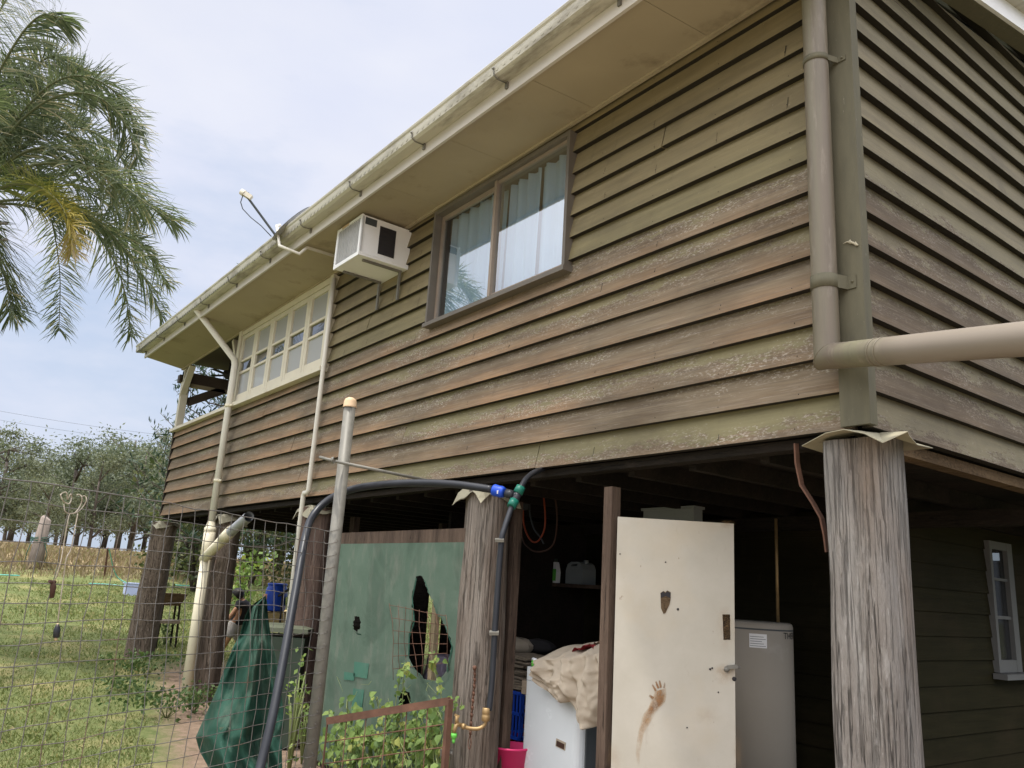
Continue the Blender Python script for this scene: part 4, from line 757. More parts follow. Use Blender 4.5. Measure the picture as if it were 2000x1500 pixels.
# canvas sheet thrown over the machine
cx0, cx1 = at(1050, 1300, y=.40).x, at(1190, 1300, y=.40).x
low_ = [(0, 1330), (.10, 1352), (.22, 1366), (.36, 1372), (.44, 1370), (.46, 1384), (.60, 1412), (.74, 1424), (.88, 1412), (1, 1400)]
def lowv(u):
    for (a, va), (c, vc) in zip(low_, low_[1:]):
        if u <= c: return va+(vc-va)*(u-a)/(c-a)
    return 1400
def shx(u, v):
    uu = 1050+u*135
    if v < .3:
        k = v/.3; p = at(uu+4*(1-k), 1290-14*u, y=.40); fold = .02*sin(u*22)+.03*nz(u*6, 2); return V((p.x, .95-.55*k, p.z+.06*sin(k*pi)*1.2+fold*.7+.035*(1-k)))
    k = (v-.3)/.7; p = at(uu, 1290-14*u, y=.40); bt_ = at(uu, lowv(u), y=.36)
    fold = .034*sin(u*17+k*2.2+1.5*nz(u*3, k*2))*(.35+k)+.020*sin(u*36-k*6+2*nz(u*4, k*3))*(1-.4*k)+.04*nz(u*5, k*4)+.018*nz(u*13, k*10)+.008*nz(u*30, k*22)
    return V((p.x+(bt_.x-p.x)*k, .395-.055*sin(k*pi*.8)-fold, p.z+(bt_.z-p.z)*k))
b = MB(); b.grid(shx, 70, 50); b.grid(lambda u, v: shx(u, v)+V((0, .012, -.004)), 70, 50); tag(obj('canvas_sheet', b, M['canvas'], None, ((cx0+cx1)/2, .4, 1)), 'crumpled beige canvas sheet thrown over the washing machine', 'sheet')
b = MB(); b.grid(lambda u, v: V((at(1125+u*60, 1284, y=.5).x, .46+v*.25, at(1150, 1283, y=.5).z+.05*sin(u*3.1)+.03*nz(u*6, v*4)+.02)), 20, 10); tag(obj('red_garment', b, M['redcloth']), 'dark red garment on the pile behind the canvas', 'clothing')
b = MB(); b.grid(lambda u, v: V((at(1145+u*50, 1276, y=.6).x, .60+v*.25, at(1150, 1276, y=.6).z+.075*sin(u*2.4+.5)+.03*nz(u*7, v*4))), 20, 10); tag(obj('crumpled_cloth', b, M['canvas']), 'pale crumpled cloth on top of the laundry pile', 'cloth')
b = MB(); a = at(1148, 1420, y=.44); b.grid(lambda u, v: V((a.x-.06+u*.22, .47-.03*v+.012*sin(u*40), a.z-.01+.07*u+.05*v+.01*nz(u*14, v*9))), 26, 8); tag(obj('foil_liner', b, plain('foil', (.22, .26, .24), .25, .5, 40, metal=.8)), 'silvery foil liner showing under the canvas hem', 'liner')
# baskets, bucket, papers
def crate(u0, u1, v0, v1, y, m, label):
    a, c = at(u0, v1, y=y), at(u1, v0, y=y); w_ = c.x-a.x; hz_ = c.z-a.z; cr = MB(); z0 = a.z
    for k in range(9):
        x = a.x+w_*k/8; cr.box(x-.008, x+.008, y, y+.008, z0, z0+hz_); cr.box(x-.008, x+.008, y+.27, y+.278, z0, z0+hz_)
    for z in (0, .5, .93): cr.box(a.x, c.x, y-.004, y+.002, z0+hz_*z, z0+hz_*z+.022); cr.box(a.x, c.x, y+.27, y+.28, z0+hz_*z, z0+hz_*z+.022); cr.box(c.x-.004, c.x+.004, y, y+.27, z0+hz_*z, z0+hz_*z+.022)
    for k in range(6): cr.box(c.x-.004, c.x+.004, y+.02+k*.045, y+.034+k*.045, z0, z0+hz_)
    cr.box(a.x, c.x, y, y+.27, z0, z0+.012); tag(obj('crate', cr, M[m]), label, 'crate')
crate(962, 1017, 1352, 1432, .62, 'blue', 'dark blue plastic crate of odds and ends beside the washing machine')
crate(958, 1012, 1432, 1500, .64, 'red', 'red plastic crate under the blue crate')
b = MB(); a = at(983, 1480, y=.36); b.lathe((a.x, .42, a.z-.2), [(.0, .0), (.10, 0), (.135, .26), (.145, .262), (.145, .275), (.132, .275), (.098, .01), (0, .008)], 28); bk = tag(obj('bucket', b, M['pink'], None, (a.x, .42, a.z-.2)), 'bright pink plastic bucket beside the washing machine', 'bucket')
g = random.Random(4); b = MB(); a = at(1000, 1350, y=.72)
for k in range(22): b.obox((a.x+g.uniform(-.03, .05), .85+g.uniform(-.03, .03), a.z+.012*k), (1, g.uniform(-.2, .2), g.uniform(-.06, .06)), (g.uniform(-.2, .2), 1, 0), (0, 0, 1), .17+g.uniform(-.03, .03), .13, .005)
tag(obj('newspapers', b, M['paper']), 'untidy stack of old newspapers on the blue crate', 'newspapers')
for (u, v, y, r_, lab, m_) in ((1005, 1262, 1.2, .17, 'dusty brown sack lying on the papers in the dark laundry', 'canvas'), (1052, 1262, 1.35, .13, 'small grey bundle beside the brown sack', 'darkcloth')):
    a = at(u, v, y=y); b = MB(); b.grid(lambda s_, q_: a+V((r_*1.2*sin(q_*pi)*cos(s_*6.2832), r_*sin(q_*pi)*sin(s_*6.2832), r_*.45*cos(q_*pi)))*(1+.18*nz(s_*4, q_*4, u)), 24, 12); tag(obj('sack', b, M[m_]), lab, 'sack')
a0, a1 = at(995, 1275, y=1.1), at(1075, 1275, y=1.1); b = MB(); b.box(a0.x-.3, a1.x, 1.0, 1.6, a0.z-.06, a0.z-.02); b.box(a0.x-.28, a0.x-.22, 1.05, 1.11, 0, a0.z-.06); b.box(a1.x-.06, a1.x, 1.05, 1.11, 0, a0.z-.06); tag(obj('low_bench', b, M['roughv']), 'rough low bench carrying sacks in the dark laundry', 'bench')
# shelf with containers
a, c = at(1035, 1136, y=2.0), at(1180, 1139, y=2.0); b = MB(); b.box(a.x-.1, c.x+.1, 1.95, 2.38, a.z-.035, a.z-.003); tag(obj('shelf', b, M['roughv']), 'rough timber shelf on the dark back wall holding containers', 'shelf')
def jerry(u, wd, hh, lab):
    p = at(u, 1135, y=2.05); jc = thing('jerrycan', lab, 'jerrycan', (p.x, 2.1, a.z), 'milky jerrycans on the shelf'); b = MB(); z = a.z
    pr = [(p.x-wd/2, 2.04, z), (p.x+wd/2, 2.04, z), (p.x+wd/2, 2.04, z+hh*.62), (p.x+wd*.40, 2.04, z+hh*.84), (p.x+wd*.22, 2.04, z+hh*.93), (p.x-wd*.2, 2.04, z+hh*.93), (p.x-wd*.4, 2.04, z+hh*.82), (p.x-wd/2, 2.04, z+hh*.55)]
    hl = [(p.x-wd*.22, 2.04, z+hh*.72), (p.x+wd*.18, 2.04, z+hh*.76), (p.x+wd*.18, 2.04, z+hh*.84), (p.x-wd*.15, 2.04, z+hh*.82)]
    b.plate(pr, [hl], (0, .17, 0)); obj('can', b, M['jerry'], jc); b = MB(); b.lathe((p.x+wd*.33, 2.12, z+hh*.86), [(.022, 0), (.024, .035), (0, .037)], 12); obj('lid', b, M['jerry'], jc)
jerry(1122, .24, .22, 'larger milky white jerrycan at the right of the shelf'); jerry(1068, .16, .19, 'smaller greyish jerrycan half hidden behind the detergent bottle')
p = at(1083, 1133, y=1.98); db = thing('detergent_bottle', 'white detergent bottle with green label on the shelf', 'bottle', (p.x, 1.98, a.z)); b = MB(); z = a.z
b.plate([(p.x-.045, 1.96, z), (p.x+.045, 1.96, z), (p.x+.05, 1.96, z+.1), (p.x+.03, 1.96, z+.17), (p.x+.018, 1.96, z+.195), (p.x-.012, 1.96, z+.195), (p.x-.035, 1.96, z+.16), (p.x-.048, 1.96, z+.09)], [[(p.x-.034, 1.96, z+.08), (p.x-.014, 1.96, z+.08), (p.x-.012, 1.96, z+.14), (p.x-.026, 1.96, z+.14)]], (0, .05, 0)); obj('bottle', b, M['white'], db)
b = MB(); b.lathe((p.x+.003, 1.985, z+.195), [(.018, 0), (.018, .03), (.01, .034), (0, .034)], 12); obj('cap', b, M['green'], db); b = MB(); b.box(p.x-.008, p.x+.042, 1.956, 1.959, z+.02, z+.13); obj('label', b, M['lime'], db)
# leads hanging from the joists
for (m_, L, lab) in (('orange', [(1030, 930), (1022, 1000), (1026, 1035), (1040, 1058), (1055, 1052), (1065, 1020), (1060, 950), (1058, 925)], 'orange extension lead looped from the joists'), ('mudred', [(1020, 930), (1019, 1040), (1035, 1072), (1060, 1077), (1082, 1060), (1088, 1010), (1082, 960), (1074, 925)], 'brown cable hanging in a long loop beside the orange lead'), ('grey', [(1040, 925), (1034, 990), (1042, 1030), (1056, 1050), (1062, 1062)], 'grey lead with a plug hanging inside the orange loop')):
    b = MB(); b.tube(spl([at(u, v, y=.95) for u, v in L], 6), .007, 7); tag(obj('hanging_lead', b, M[m_]), lab, 'cable')
b = MB(); a = at(1022, 985, y=.9); b.obox(a, (1, 0, 0), (0, 1, 0), (0, 0, 1), .03, .03, .045); b.tube([a, a+V((0, 0, .3))], .005, 5); tag(obj('socket_box', b, M['grey']), 'small grey socket hanging by its lead under the joists', 'socket')
# meter box above the door
a, c = at(1257, 998, y=1.6), at(1355, 1012, y=1.6); b = MB(); b.box(a.x, c.x, 1.6, 1.7, a.z-.35, a.z); b.box(a.x-.015, c.x+.015, 1.585, 1.71, a.z, a.z+.02); tag(obj('cabinet', b, M['jerry']), 'pale metal cabinet in the dark behind the open door', 'cabinet')
# hot water tank with its lettering
tr = .255; edge = at(1545, 1300, y=1.72); tc = V((edge.x-tr*.84-.125, 1.72+.08, 0)); tz = at(1500, 1214, d=(V((tc.x, tc.y, 1.3))-CAM).dot(FW)).z
hw = thing('hot_water_tank', 'tall white cylindrical hot water tank behind the open door', 'water heater', tuple(tc))
b = MB(); b.lathe(tc, [(0, .02), (tr, .02), (tr, tz-.03), (tr-.006, tz-.012), (tr-.02, tz-.002), (0, tz)], 48); tk = obj('tank', b, M['tank'], hw)
b = MB(); b.lathe(tc, [(tr+.001, tz-.055), (tr+.002, tz-.05), (tr+.001, tz-.045)], 48); obj('seam', b, M['grey'], tk)
fc = bpy.data.curves.new('lettering', 'FONT'); fc.body = 'THERM'; fc.size = .062; tmp = bpy.data.objects.new('lettering', fc); COL.objects.link(tmp); bpy.context.view_layer.update()
me = bpy.data.meshes.new_from_object(tmp.evaluated_get(bpy.context.evaluated_depsgraph_get())); bpy.data.objects.remove(tmp)
va = math.atan2(CAM.y-tc.y, CAM.x-tc.x); a0 = va+.80
for v_ in me.vertices: a_ = a0+v_.co.x/tr; v_.co = V((cos(a_)*(tr+.0025), sin(a_)*(tr+.0025), tz-.105+v_.co.y))
link_mesh('lettering', me, M['ink'], tk)
b = MB(); b.grid(lambda u, v: tc+V((cos(va-.15+u*.45)*(tr+.0015), sin(va-.15+u*.45)*(tr+.0015), tz-.17+v*.09)), 8, 1); st_ = obj('sticker', b, M['white'], tk)
b = MB()
for k in range(5): b.grid(lambda u, v: tc+V((cos(va-.13+u*(.4-.05*(k % 3)))*(tr+.0028), sin(va-.13+u*(.4-.05*(k % 3)))*(tr+.0028), tz-.16+k*.015+v*.003)), 8, 1)
obj('ruled_line', b, M['grey'], st_)
b = MB(); b.tube([(tc.x+.12, tc.y+.1, tz-.01), (tc.x+.12, tc.y+.1, 2.1)], .011, 8); obj('copper_pipe', b, M['brass'], hw)
# ================================================================== YARD
def gnd(u, v):
    d = 3.
    while d < 250:
        p = at(u, v, d=d)
        if p.z <= ground(p.x, p.y): return V((p.x, p.y, ground(p.x, p.y))), d
        d += .03+d*.002
    return p, d
gm = MB(); xs = [-400, -250, -150, -100, -70, -55]+[-46+i*1.0 for i in range(52)]+[8, 15, 40, 120, 300]; ys = [-300, -150, -80, -50, -35]+[-26+i*1.0 for i in range(48)]+[25, 35, 60, 120, 300]
def gh(x, y): return ground(x, y)+(.05*nz(x*.5, y*.5)+.02*nz(x*1.7, y*1.7, 3))*(1 if x < -11 else .35)-(.02 if x > -11 else 0)
gm.add([(x, y, gh(x, y)) for x in xs for y in ys], [(i*len(ys)+j, (i+1)*len(ys)+j, (i+1)*len(ys)+j+1, i*len(ys)+j+1) for i in range(len(xs)-1) for j in range(len(ys)-1)], True)
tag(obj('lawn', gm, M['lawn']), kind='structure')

def blades(name, mat, pts, hs, ws, seed, lean=.5):
    n = len(pts); q = np.random.default_rng(seed); P = np.array(pts, dtype=np.float32); hs = np.array(hs)[:, None]; ws = np.array(ws)[:, None]
    a = q.random(n)*6.283; d = np.stack([np.cos(a), np.sin(a), np.zeros(n)], 1); l = np.stack([q.normal(0, lean, n), q.normal(0, lean, n), np.ones(n)], 1); l /= np.linalg.norm(l, axis=1)[:, None]
    l2 = l+np.stack([q.normal(0, lean, n), q.normal(0, lean, n), -np.abs(q.normal(0, .4, n))], 1)
    v = np.stack([P-d*ws, P+d*ws, P+l*hs*.6+d*ws*.7, P+l*hs*.6+l2*hs*.4], 1).reshape(-1, 3)
    me = bpy.data.meshes.new(name); f = np.arange(n*4).reshape(n, 4); me.from_pydata(v.tolist(), [], f.tolist())
    at_ = me.attributes.new('r', 'FLOAT', 'POINT'); at_.data.foreach_set('value', np.repeat(q.random(n), 4).astype(np.float32)); me.update()
    return link_mesh(name, me, mat)
g = random.Random(11); pts = []; hs = []; ws = []
for _ in range(190000):
    yaw = R(-104+48*g.random()); r = 3.6*(27/3.6)**g.random(); x, y = CAM.x+sin(yaw)*r, CAM.y+cos(yaw)*r
    if x > -11.2 and y > -1.1-.23*(x+5.9)+.35*nz(x*1.3, y*1.3): continue
    if nz(x*.45, y*.45, 5) < -.22 and g.random() < .4: continue
    if x < -24.5: continue
    pts.append((x, y, gh(x, y)-.005)); hs.append(g.uniform(.018, .042)*(1+.03*r)*(1.5 if nz(x*.8, y*.8, 9) > .25 else 1)); ws.append(.0013+.00030*r)
for _ in range(26000):                                        # lawn beyond the house, seen under the floor
    x, y = g.uniform(-24, -11.5), g.uniform(0, 14); pts.append((x, y, gh(x, y))); hs.append(g.uniform(.05, .1)); ws.append(.009)
tag(blades('lawn_grass', M['grass'], pts, hs, ws, 1), kind='stuff')
pts = []; hs = []; ws = []
for _ in range(42000):
    x, y = g.uniform(-36, -25.0), g.uniform(-22, 16)
    if nz(x*.3, y*.3, 2) < -.35: continue
    pts.append((x, y, gh(x, y)-.02)); hs.append(g.uniform(.12, .42)*(.6 if x > -26.5 else 1)); ws.append(g.uniform(.008, .018))
tag(blades('dry_grass', M['dry'], pts, hs, ws, 2, .35), kind='stuff')

# ---- trees
def gum_mesh(seed, h, sp):
    g = random.Random(seed); tr = MB(); cr = MB(); lx, ly = g.uniform(-.3, .3), g.uniform(-.3, .3)
    tp = [V((lx*k*k+.12*nz(k*2, seed), ly*k*k+.12*nz(k*2, seed, 5), h*.62*k-.1*(k == 0))) for k in [i/6 for i in range(7)]]
    tr.tube(tp, [h*.021*(1-.5*k/6) for k in range(7)], 9); cen = []
    for k in range(g.randint(8, 11)):
        b0 = tp[min(6, 1+k % 6)]; a = k*2.4+g.random(); el = g.uniform(.35, 1.1); L = h*g.uniform(.22, .42)*(1-.25*(k % 5)/5)
        d = V((cos(a)*sp, sin(a)*sp, el)).normalized(); m = b0+d*L*.5+V((0, 0, .06*L)); e = b0+d*L
        tr.tube([b0, m, e], [h*.008, h*.006, h*.003], 6); cen += [(e, h*.085), (m+V((g.gauss(0, .2), g.gauss(0, .2), .25)), h*.07), (e+V((g.gauss(0, .35), g.gauss(0, .35), g.uniform(-.5, .4))), h*.075)]
        for _ in range(2): e2 = m+(d+V((g.gauss(0, .6), g.gauss(0, .6), g.gauss(0, .4)))).normalized()*L*.45; tr.tube([m, e2], [h*.005, h*.002], 5); cen.append((e2, h*.075))
    for _ in range(5): cen.append((tp[6]+V((g.gauss(0, .35), g.gauss(0, .35), g.uniform(0, .30)*h*.9)), h*.07))
    tr.tube([tp[6], tp[6]+V((.1, 0, h*.2))], [h*.012, h*.004], 6)
    for c, r in cen:
        cr.leaves(int(g.uniform(90, 190)), lambda: c+V((g.gauss(0, r*.66), g.gauss(0, r*.66), g.gauss(0, r*.5))), .026*h, g, .30, .5)
    return tr, cr
protos = []
LAB = ['first', 'second', 'third', 'fourth', 'fifth', 'sixth', 'seventh', 'eighth', 'ninth', 'tenth', 'eleventh', 'twelfth', 'thirteenth', 'fourteenth', 'fifteenth', 'sixteenth', 'seventeenth', 'eighteenth']
spots = [(-60, 40, 810), (-6, 43, 792), (30, 54, 815), (66, 47, 905), (100, 40, 895), (134, 50, 818), (160, 62, 870), (186, 43, 880), (214, 52, 835), (240, 60, 850), (266, 45, 812), (292, 56, 836), (318, 47, 835), (352, 52, 850), (400, 58, 850), (-130, 46, 800), (20, 66, 870), (120, 68, 880)]
for i, (u, d, vt) in enumerate(sorted(spots)):
    p = at(u, 1000, d=d); top = at(u, vt, d=d).z; z = ground(p.x, p.y); sc_ = (top-z)/8.
    n_ = ['tall gum tree with grey green crown', 'slender gum tree with a forked dark trunk', 'spreading gum tree with pale loose crown'][i % 3]+', '+LAB[i]+' from the left beyond the dry grass'
    if i < 3:
        t_ = thing('gum_tree', n_, 'tree', (0, 0, 0), 'gum trees beyond the dry grass'); tr, cr = gum_mesh(20+i, 8., [1.05, .8, 1.2][i]); obj('trunk', tr, M['bark'], t_); obj('crown', cr, M['gum' if i != 2 else 'gum2'], t_); protos.append(t_)
    else: t_ = copy_tree(protos[(i*2+i//3) % 3]); t_['label'] = n_
    t_.location = (p.x, p.y, z-.05); t_.rotation_euler = (0, 0, i*1.9); hv = 1+.16*sin(i*2.7+.6); t_.scale = (sc_*(1.12+.2*sin(i*1.7)), sc_*(1.12+.2*sin(i*1.7)), sc_*1.04*hv)
def bush(name, p, w, h, n, size, mat, label, seed, cat='shrub', group=None, asp=.45, stems=5):
    g = random.Random(seed); t_ = thing(name, label, cat, tuple(p), group); b = MB(); s = MB(); cl_ = []
    for k in range(stems):
        a = k*2.4+g.random(); e = V(p)+V((cos(a)*w*.33*g.uniform(.4, 1), sin(a)*w*.33*g.uniform(.4, 1), h*g.uniform(.45, .85))); s.tube([V(p)+V((0, 0, -.03)), (V(p)+e)/2+V((0, 0, .1*h)), e], [.018*h, .012*h, .005*h], 5); cl_.append(e)
    for _ in range(stems*2): cl_.append(V(p)+V((g.gauss(0, w*.22), g.gauss(0, w*.22), h*g.uniform(.15, .95))))
    for _ in range(n):
        c = g.choice(cl_); b.leaves(1, lambda: c+V((g.gauss(0, w*.11), g.gauss(0, w*.11), g.gauss(0, h*.10))), size, g, asp, .2)
    obj('stem', s, M['stem' if h < 1.2 else 'bark'], t_); obj('foliage', b, M[mat], t_); return t_
for i, (u, d, w, h, m_, lab) in enumerate(((495, 27, 3.2, 4.2, 'shrub', 'olive green bushy tree seen under the house floor beside the stump'), (545, 31, 3.6, 5.0, 'conifer', 'dark green bushy tree seen under the floor above the blue drum'), (590, 26, 3., 4., 'shrub', 'yellowish shrub seen under the floor left of the green screen'), (385, 24, 2.6, 3.6, 'shrub', 'twiggy straw coloured shrub between the two far stumps'), (640, 30, 3.5, 5, 'gum', 'grey green shrub far behind the painted stump'), (350, 27, 2.4, 2.8, 'shrub', 'low olive shrub right of the far corner stump'), (700, 28, 4, 5, 'gum', 'grey green shrub behind the green screen'))):
    p = at(u, 1100, d=d); bush('shrub', V((p.x, p.y, ground(p.x, p.y))), w, h, 2200, .17, m_, lab, 40+i, stems=9)
p = at(478, 1150, d=17); bush('shrub', V((p.x, p.y, ground(p.x, p.y))), .9, 1.5, 320, .10, 'vine', 'bright green broad leaved plant behind the stormwater pipe stump', 60, asp=.7)
# conifer seen through the verandah
p = at(474, 800, d=22); cz = ground(p.x, p.y); con = thing('conifer', 'dark conifer with upturned branches seen through the verandah opening', 'tree', (p.x, p.y, cz)); tr = MB(); cr = MB(); g = random.Random(8); hC = 9.4
tr.tube([V((p.x, p.y, cz+hC*k/5)) for k in range(6)], [.2*(1-.9*k/5) for k in range(6)], 9)
for k in range(15):
    z = 1.6+k*.52; L = (hC-z)*.30+.5
    for j in range(7):
        a = j*.898+k*.5+g.uniform(-.1, .1); bp = [V((p.x+cos(a)*L*q, p.y+sin(a)*L*q, cz+z-.10*L*q+.42*L*q**3)) for q in (0, .25, .5, .75, 1)]; tr.tube(bp, [.03, .024, .018, .012, .005], 5)
        for q in range(46):
            f_ = .18+.82*g.random(); i_ = min(3, int(f_*4)); c = bp[i_]+(bp[i_+1]-bp[i_])*(f_*4-i_); cr.leaves(2, lambda: c+V((g.gauss(0, .05), g.gauss(0, .05), g.gauss(.05, .07))), .20, g, .16, -.9)
obj('trunk', tr, M['bark'], con); obj('crown', cr, M['conifer'], con)

# ---- palm
pc = at(-62, 402, d=12.4); pg = ground(pc.x, pc.y); palm = thing('palm_tree', 'tall palm with arching feathery fronds at the left edge', 'palm tree', (pc.x, pc.y, pg))
b = MB(); b.tube([V((pc.x+.1*sin(k*.5), pc.y, pg-.1+(pc.z-pg)*k/10)) for k in range(11)], [.19-.006*k for k in range(11)], 16)
for k in range(24): z = pg+(pc.z-pg)*k/24; b.tube([(pc.x+.1*sin(k*.208), pc.y, z), (pc.x+.1*sin(k*.208), pc.y, z+.03)], .195-.0026*k, 14)
obj('trunk', b, M['palmbark'], palm)
b = MB(); b.lathe(pc+V((0, 0, -.7)), [(.13, -.1), (.19, .2), (.15, .8), (.07, 1.2), (0, 1.25)], 14); obj('crownshaft', b, M['rachis'], palm)
def frond(P3, g, mat='palm', LL=.60, n=82, label=None, dens=2):
    P3 = spl(P3, 8); b = MB(); lf = MB(); m = len(P3); b.tube(P3, [.022*(1-.85*i/(m-1))+.003 for i in range(m)], 6)
    for k in range(n):
        t_ = .16+.84*k/(n-1); f_ = t_*(m-1); i = min(m-2, int(f_)); p = P3[i]+(P3[i+1]-P3[i])*(f_-i); tg = (P3[i+1]-P3[i]).normalized(); sd_ = tg.cross(V((0, 0, 1))); sd_ = sd_.normalized() if sd_.length > .05 else RT.copy(); nu = sd_.cross(tg)
        L = LL*(.45+.75*sin(pi*min(1, .12+.82*t_)))*g.uniform(.8, 1.15)
        for s in (-1, 1):
            for _ in range(dens):
                d = (sd_*s*g.uniform(.7, 1)+tg*g.uniform(.35, .75)+nu*g.uniform(-.5, 1.0)).normalized(); w = .0125*g.uniform(.8, 1.3); wd = tg.cross(d); wd = (wd.normalized()*.6+tg*.5)*w; dr = g.uniform(.05, .55)
                q = [p, p+d*L*.35-V((0, 0, dr*.05*L)), p+d*L*.68-V((0, 0, dr*.28*L)), p+d*L*.92-V((0, 0, dr*.72*L))]; r_ = g.random() if mat == 'palm' else min(.99, max(0, t_*1.25-.25+g.gauss(0, .12)))
                lf.add([q[0]-wd*.6, q[0]+wd*.6, q[1]-wd, q[1]+wd, q[2]-wd*.8, q[2]+wd*.8, q[3]], [(0, 1, 3, 2), (2, 3, 5, 4), (4, 5, 6)], True, r=r_)
    fo = obj('frond', b, M['rachis'], palm); obj('leaflets', lf, M[mat], fo)
    if label: tag(fo, label)
g = random.Random(15); D0 = 12.4
for L, dd, kw in (
    ([(-62, 390), (-20, 190), (30, 85), (80, 30), (125, 40)], (0, -.2, -.5, -.7, -.8), {}), ([(-62, 390), (-40, 160), (-5, 30), (50, -40), (95, -50)], (0, .4, .6, .8, .9), {}),
    ([(-62, 392), (10, 270), (95, 195), (180, 185), (240, 235), (268, 310)], (0, -.2, -.4, -.5, -.4, -.3), {}), ([(-62, 396), (20, 310), (110, 250), (195, 265), (260, 345), (290, 430)], (0, .4, .8, 1., 1.2, 1.3), {}),
    ([(-62, 398), (40, 330), (140, 320), (220, 350), (290, 400), (335, 430)], (0, -.4, -.7, -1., -1.2, -1.3), {}), ([(-62, 402), (50, 390), (150, 410), (220, 460), (280, 540), (315, 615)], (0, .1, .2, .2, .2, .1), {}),
    ([(-62, 398), (0, 300), (60, 215), (110, 160), (150, 160), (175, 205)], (0, .6, 1., 1.4, 1.6, 1.7), {}), ([(-62, 400), (30, 355), (110, 350), (180, 380), (240, 430), (280, 500)], (0, .7, 1.3, 1.7, 2., 2.2), {}),
    ([(-62, 398), (20, 310), (80, 260), (150, 270), (205, 330), (225, 400)], (0, .2, .3, .3, .3, .3), {}), ([(-62, 402), (40, 400), (140, 430), (215, 450), (285, 490), (325, 555)], (0, .5, 1., 1.3, 1.5, 1.6), {}),
    ([(-62, 405), (5, 365), (60, 360), (105, 385), (132, 430), (142, 490)], (0, -.5, -.9, -1.1, -1.2, -1.2), dict(mat='palmy', LL=.50, n=80, dens=2, label='yellowing frond')),
    ([(-62, 412), (-30, 440), (-4, 500), (14, 560), (24, 615)], (0, -.3, -.5, -.7, -.7), {}), ([(-62, 395), (0, 310), (60, 250), (110, 225), (160, 245)], (0, 1., 1.8, 2.4, 2.7), {}),
    ([(-62, 392), (20, 250), (100, 165), (170, 150), (235, 190), (275, 265)], (0, -.1, -.2, -.2, -.1, 0), {}), ([(-62, 394), (0, 330), (70, 290), (150, 300), (220, 350), (262, 420)], (0, -.3, -.5, -.6, -.6, -.6), {}), ([(-62, 392), (0, 240), (60, 140), (110, 110), (165, 140)], (0, .2, .4, .5, .5), {}),
    ([(-62, 395), (-30, 250), (10, 170), (50, 150), (80, 190)], (0, .3, .5, .6, .6), {})):
    frond([at(u, v, d=D0+e) for (u, v), e in zip(L, dd)], g, **kw)
for k in range(9):
    a = 2.0+k*.52; el = g.uniform(.3, 1.2); d = V((cos(a), sin(a), 0)); frond([pc+V((0, 0, .3)), pc+d*.9+V((0, 0, .5+el*.6)), pc+d*1.9+V((0, 0, .4+el*.6)), pc+d*2.7+V((0, 0, -.3+el*.4)), pc+d*3.1+V((0, 0, -1.2+el*.2))], g)
b = MB()
for v_ in (405, 437, 468): b.tube(spl([at(-50, 420, d=12.3), at(-20, v_-3, d=12.1), at(14, v_, d=11.9)]), [.02]*13, 6)
obj('flower_stalk', b, M['palmbark'], palm)

# ---- vine on the gate side of the screen
vn = thing('vine', 'sprawling light green vine climbing between the rusty gate and the green screen', 'vine', tuple(at(780, 1500, y=-.3))); g = random.Random(21); sb = MB(); lf = MB()
def heart(mb, p, nrm, dr, s, r):
    sd_ = nrm.cross(dr).normalized(); k = nrm*s*.12
    mb.add([p, p+dr*s*.12+sd_*s*.34+k, p+dr*s*.5+sd_*s*.40+k, p+dr*s*1.05-nrm*s*.15, p+dr*s*.5-sd_*s*.40+k, p+dr*s*.12-sd_*s*.34+k, p+dr*s*.5], [(0, 1, 2, 6), (6, 2, 3), (0, 6, 4, 5), (6, 3, 4)], True, r=r)
for i in range(72):
    u0 = g.uniform(655, 870); u1 = u0+g.uniform(-30, 30); lim = 1330 if u1 > 770 else 1395 if u1 > 700 else 1400; vt = g.uniform(lim-(30 if g.random() < .35 else -40), 1460); y0 = g.uniform(-.30, -.06); 
    P3 = [at(u0, 1590, y=y0), at(u0+g.uniform(-15, 15), (1590+vt)/2, y=y0+g.uniform(-.06, .06)), at(u1, vt, y=y0+g.uniform(-.05, .05)), at(u1+g.uniform(-14, 14), vt+g.uniform(-12, 18), y=y0-.03)]; P3 = spl(P3, 7); sb.tube(P3, [.0035]*len(P3), 4)
    for p in P3[4:]:
        for _ in range(g.randint(0, 2)):
            nr = V((g.gauss(.2, .45), -1+g.gauss(0, .4), g.gauss(.6, .4))).normalized(); dr = (V((g.gauss(0, .7), g.gauss(0, .2), -.6+g.gauss(0, .5)))); dr = (dr-nr*dr.dot(nr)).normalized(); q_ = p+V((g.gauss(0, .03), g.gauss(0, .02), g.gauss(0, .025))); heart(lf, q_, nr, dr, g.uniform(.022, .068), g.random())
for i in range(22):
    a = at(g.uniform(660, 880), g.uniform(1325, 1420), y=-.2); sb.tube([a, a+V((g.gauss(0, .04), -.02, g.gauss(0, .03))), a+V((g.gauss(0, .08), -.03, g.gauss(-.02, .05)))], .0014, 4)
obj('stem', sb, M['stem'], vn); obj('leaves', lf, M['vine'], vn)
def weed(u, v, w, h, n, lab, seed, size=.05, up=0, mat='weed'):
    p, d = gnd(u, v); t_ = bush('weed', p, w, h, n, size, mat, lab, seed, 'weed', 'weeds along the house edge', .5, 9)
weed(285, 1320, .9, .32, 420, 'low leafy weeds at the foot of the far corner stump', 70); weed(320, 1265, .35, .5, 120, 'single leafy weed climbing the far corner stump', 71); weed(325, 1400, 1.1, .26, 480, 'patch of green weeds left of the cream stormwater pipe', 72); weed(378, 1390, .6, .3, 200, 'dark weeds around the open end of the cream pipe', 73); weed(250, 1350, .7, .15, 200, 'thin scatter of weeds on the lawn edge', 74)
weed(590, 1485, .3, .55, 90, 'pale leafy weed growing up the painted stump', 75, .05, mat='vine'); weed(565, 1500, .25, .9, 60, 'tall thin weed between the pipe and the painted stump', 76, .05, mat='vine')

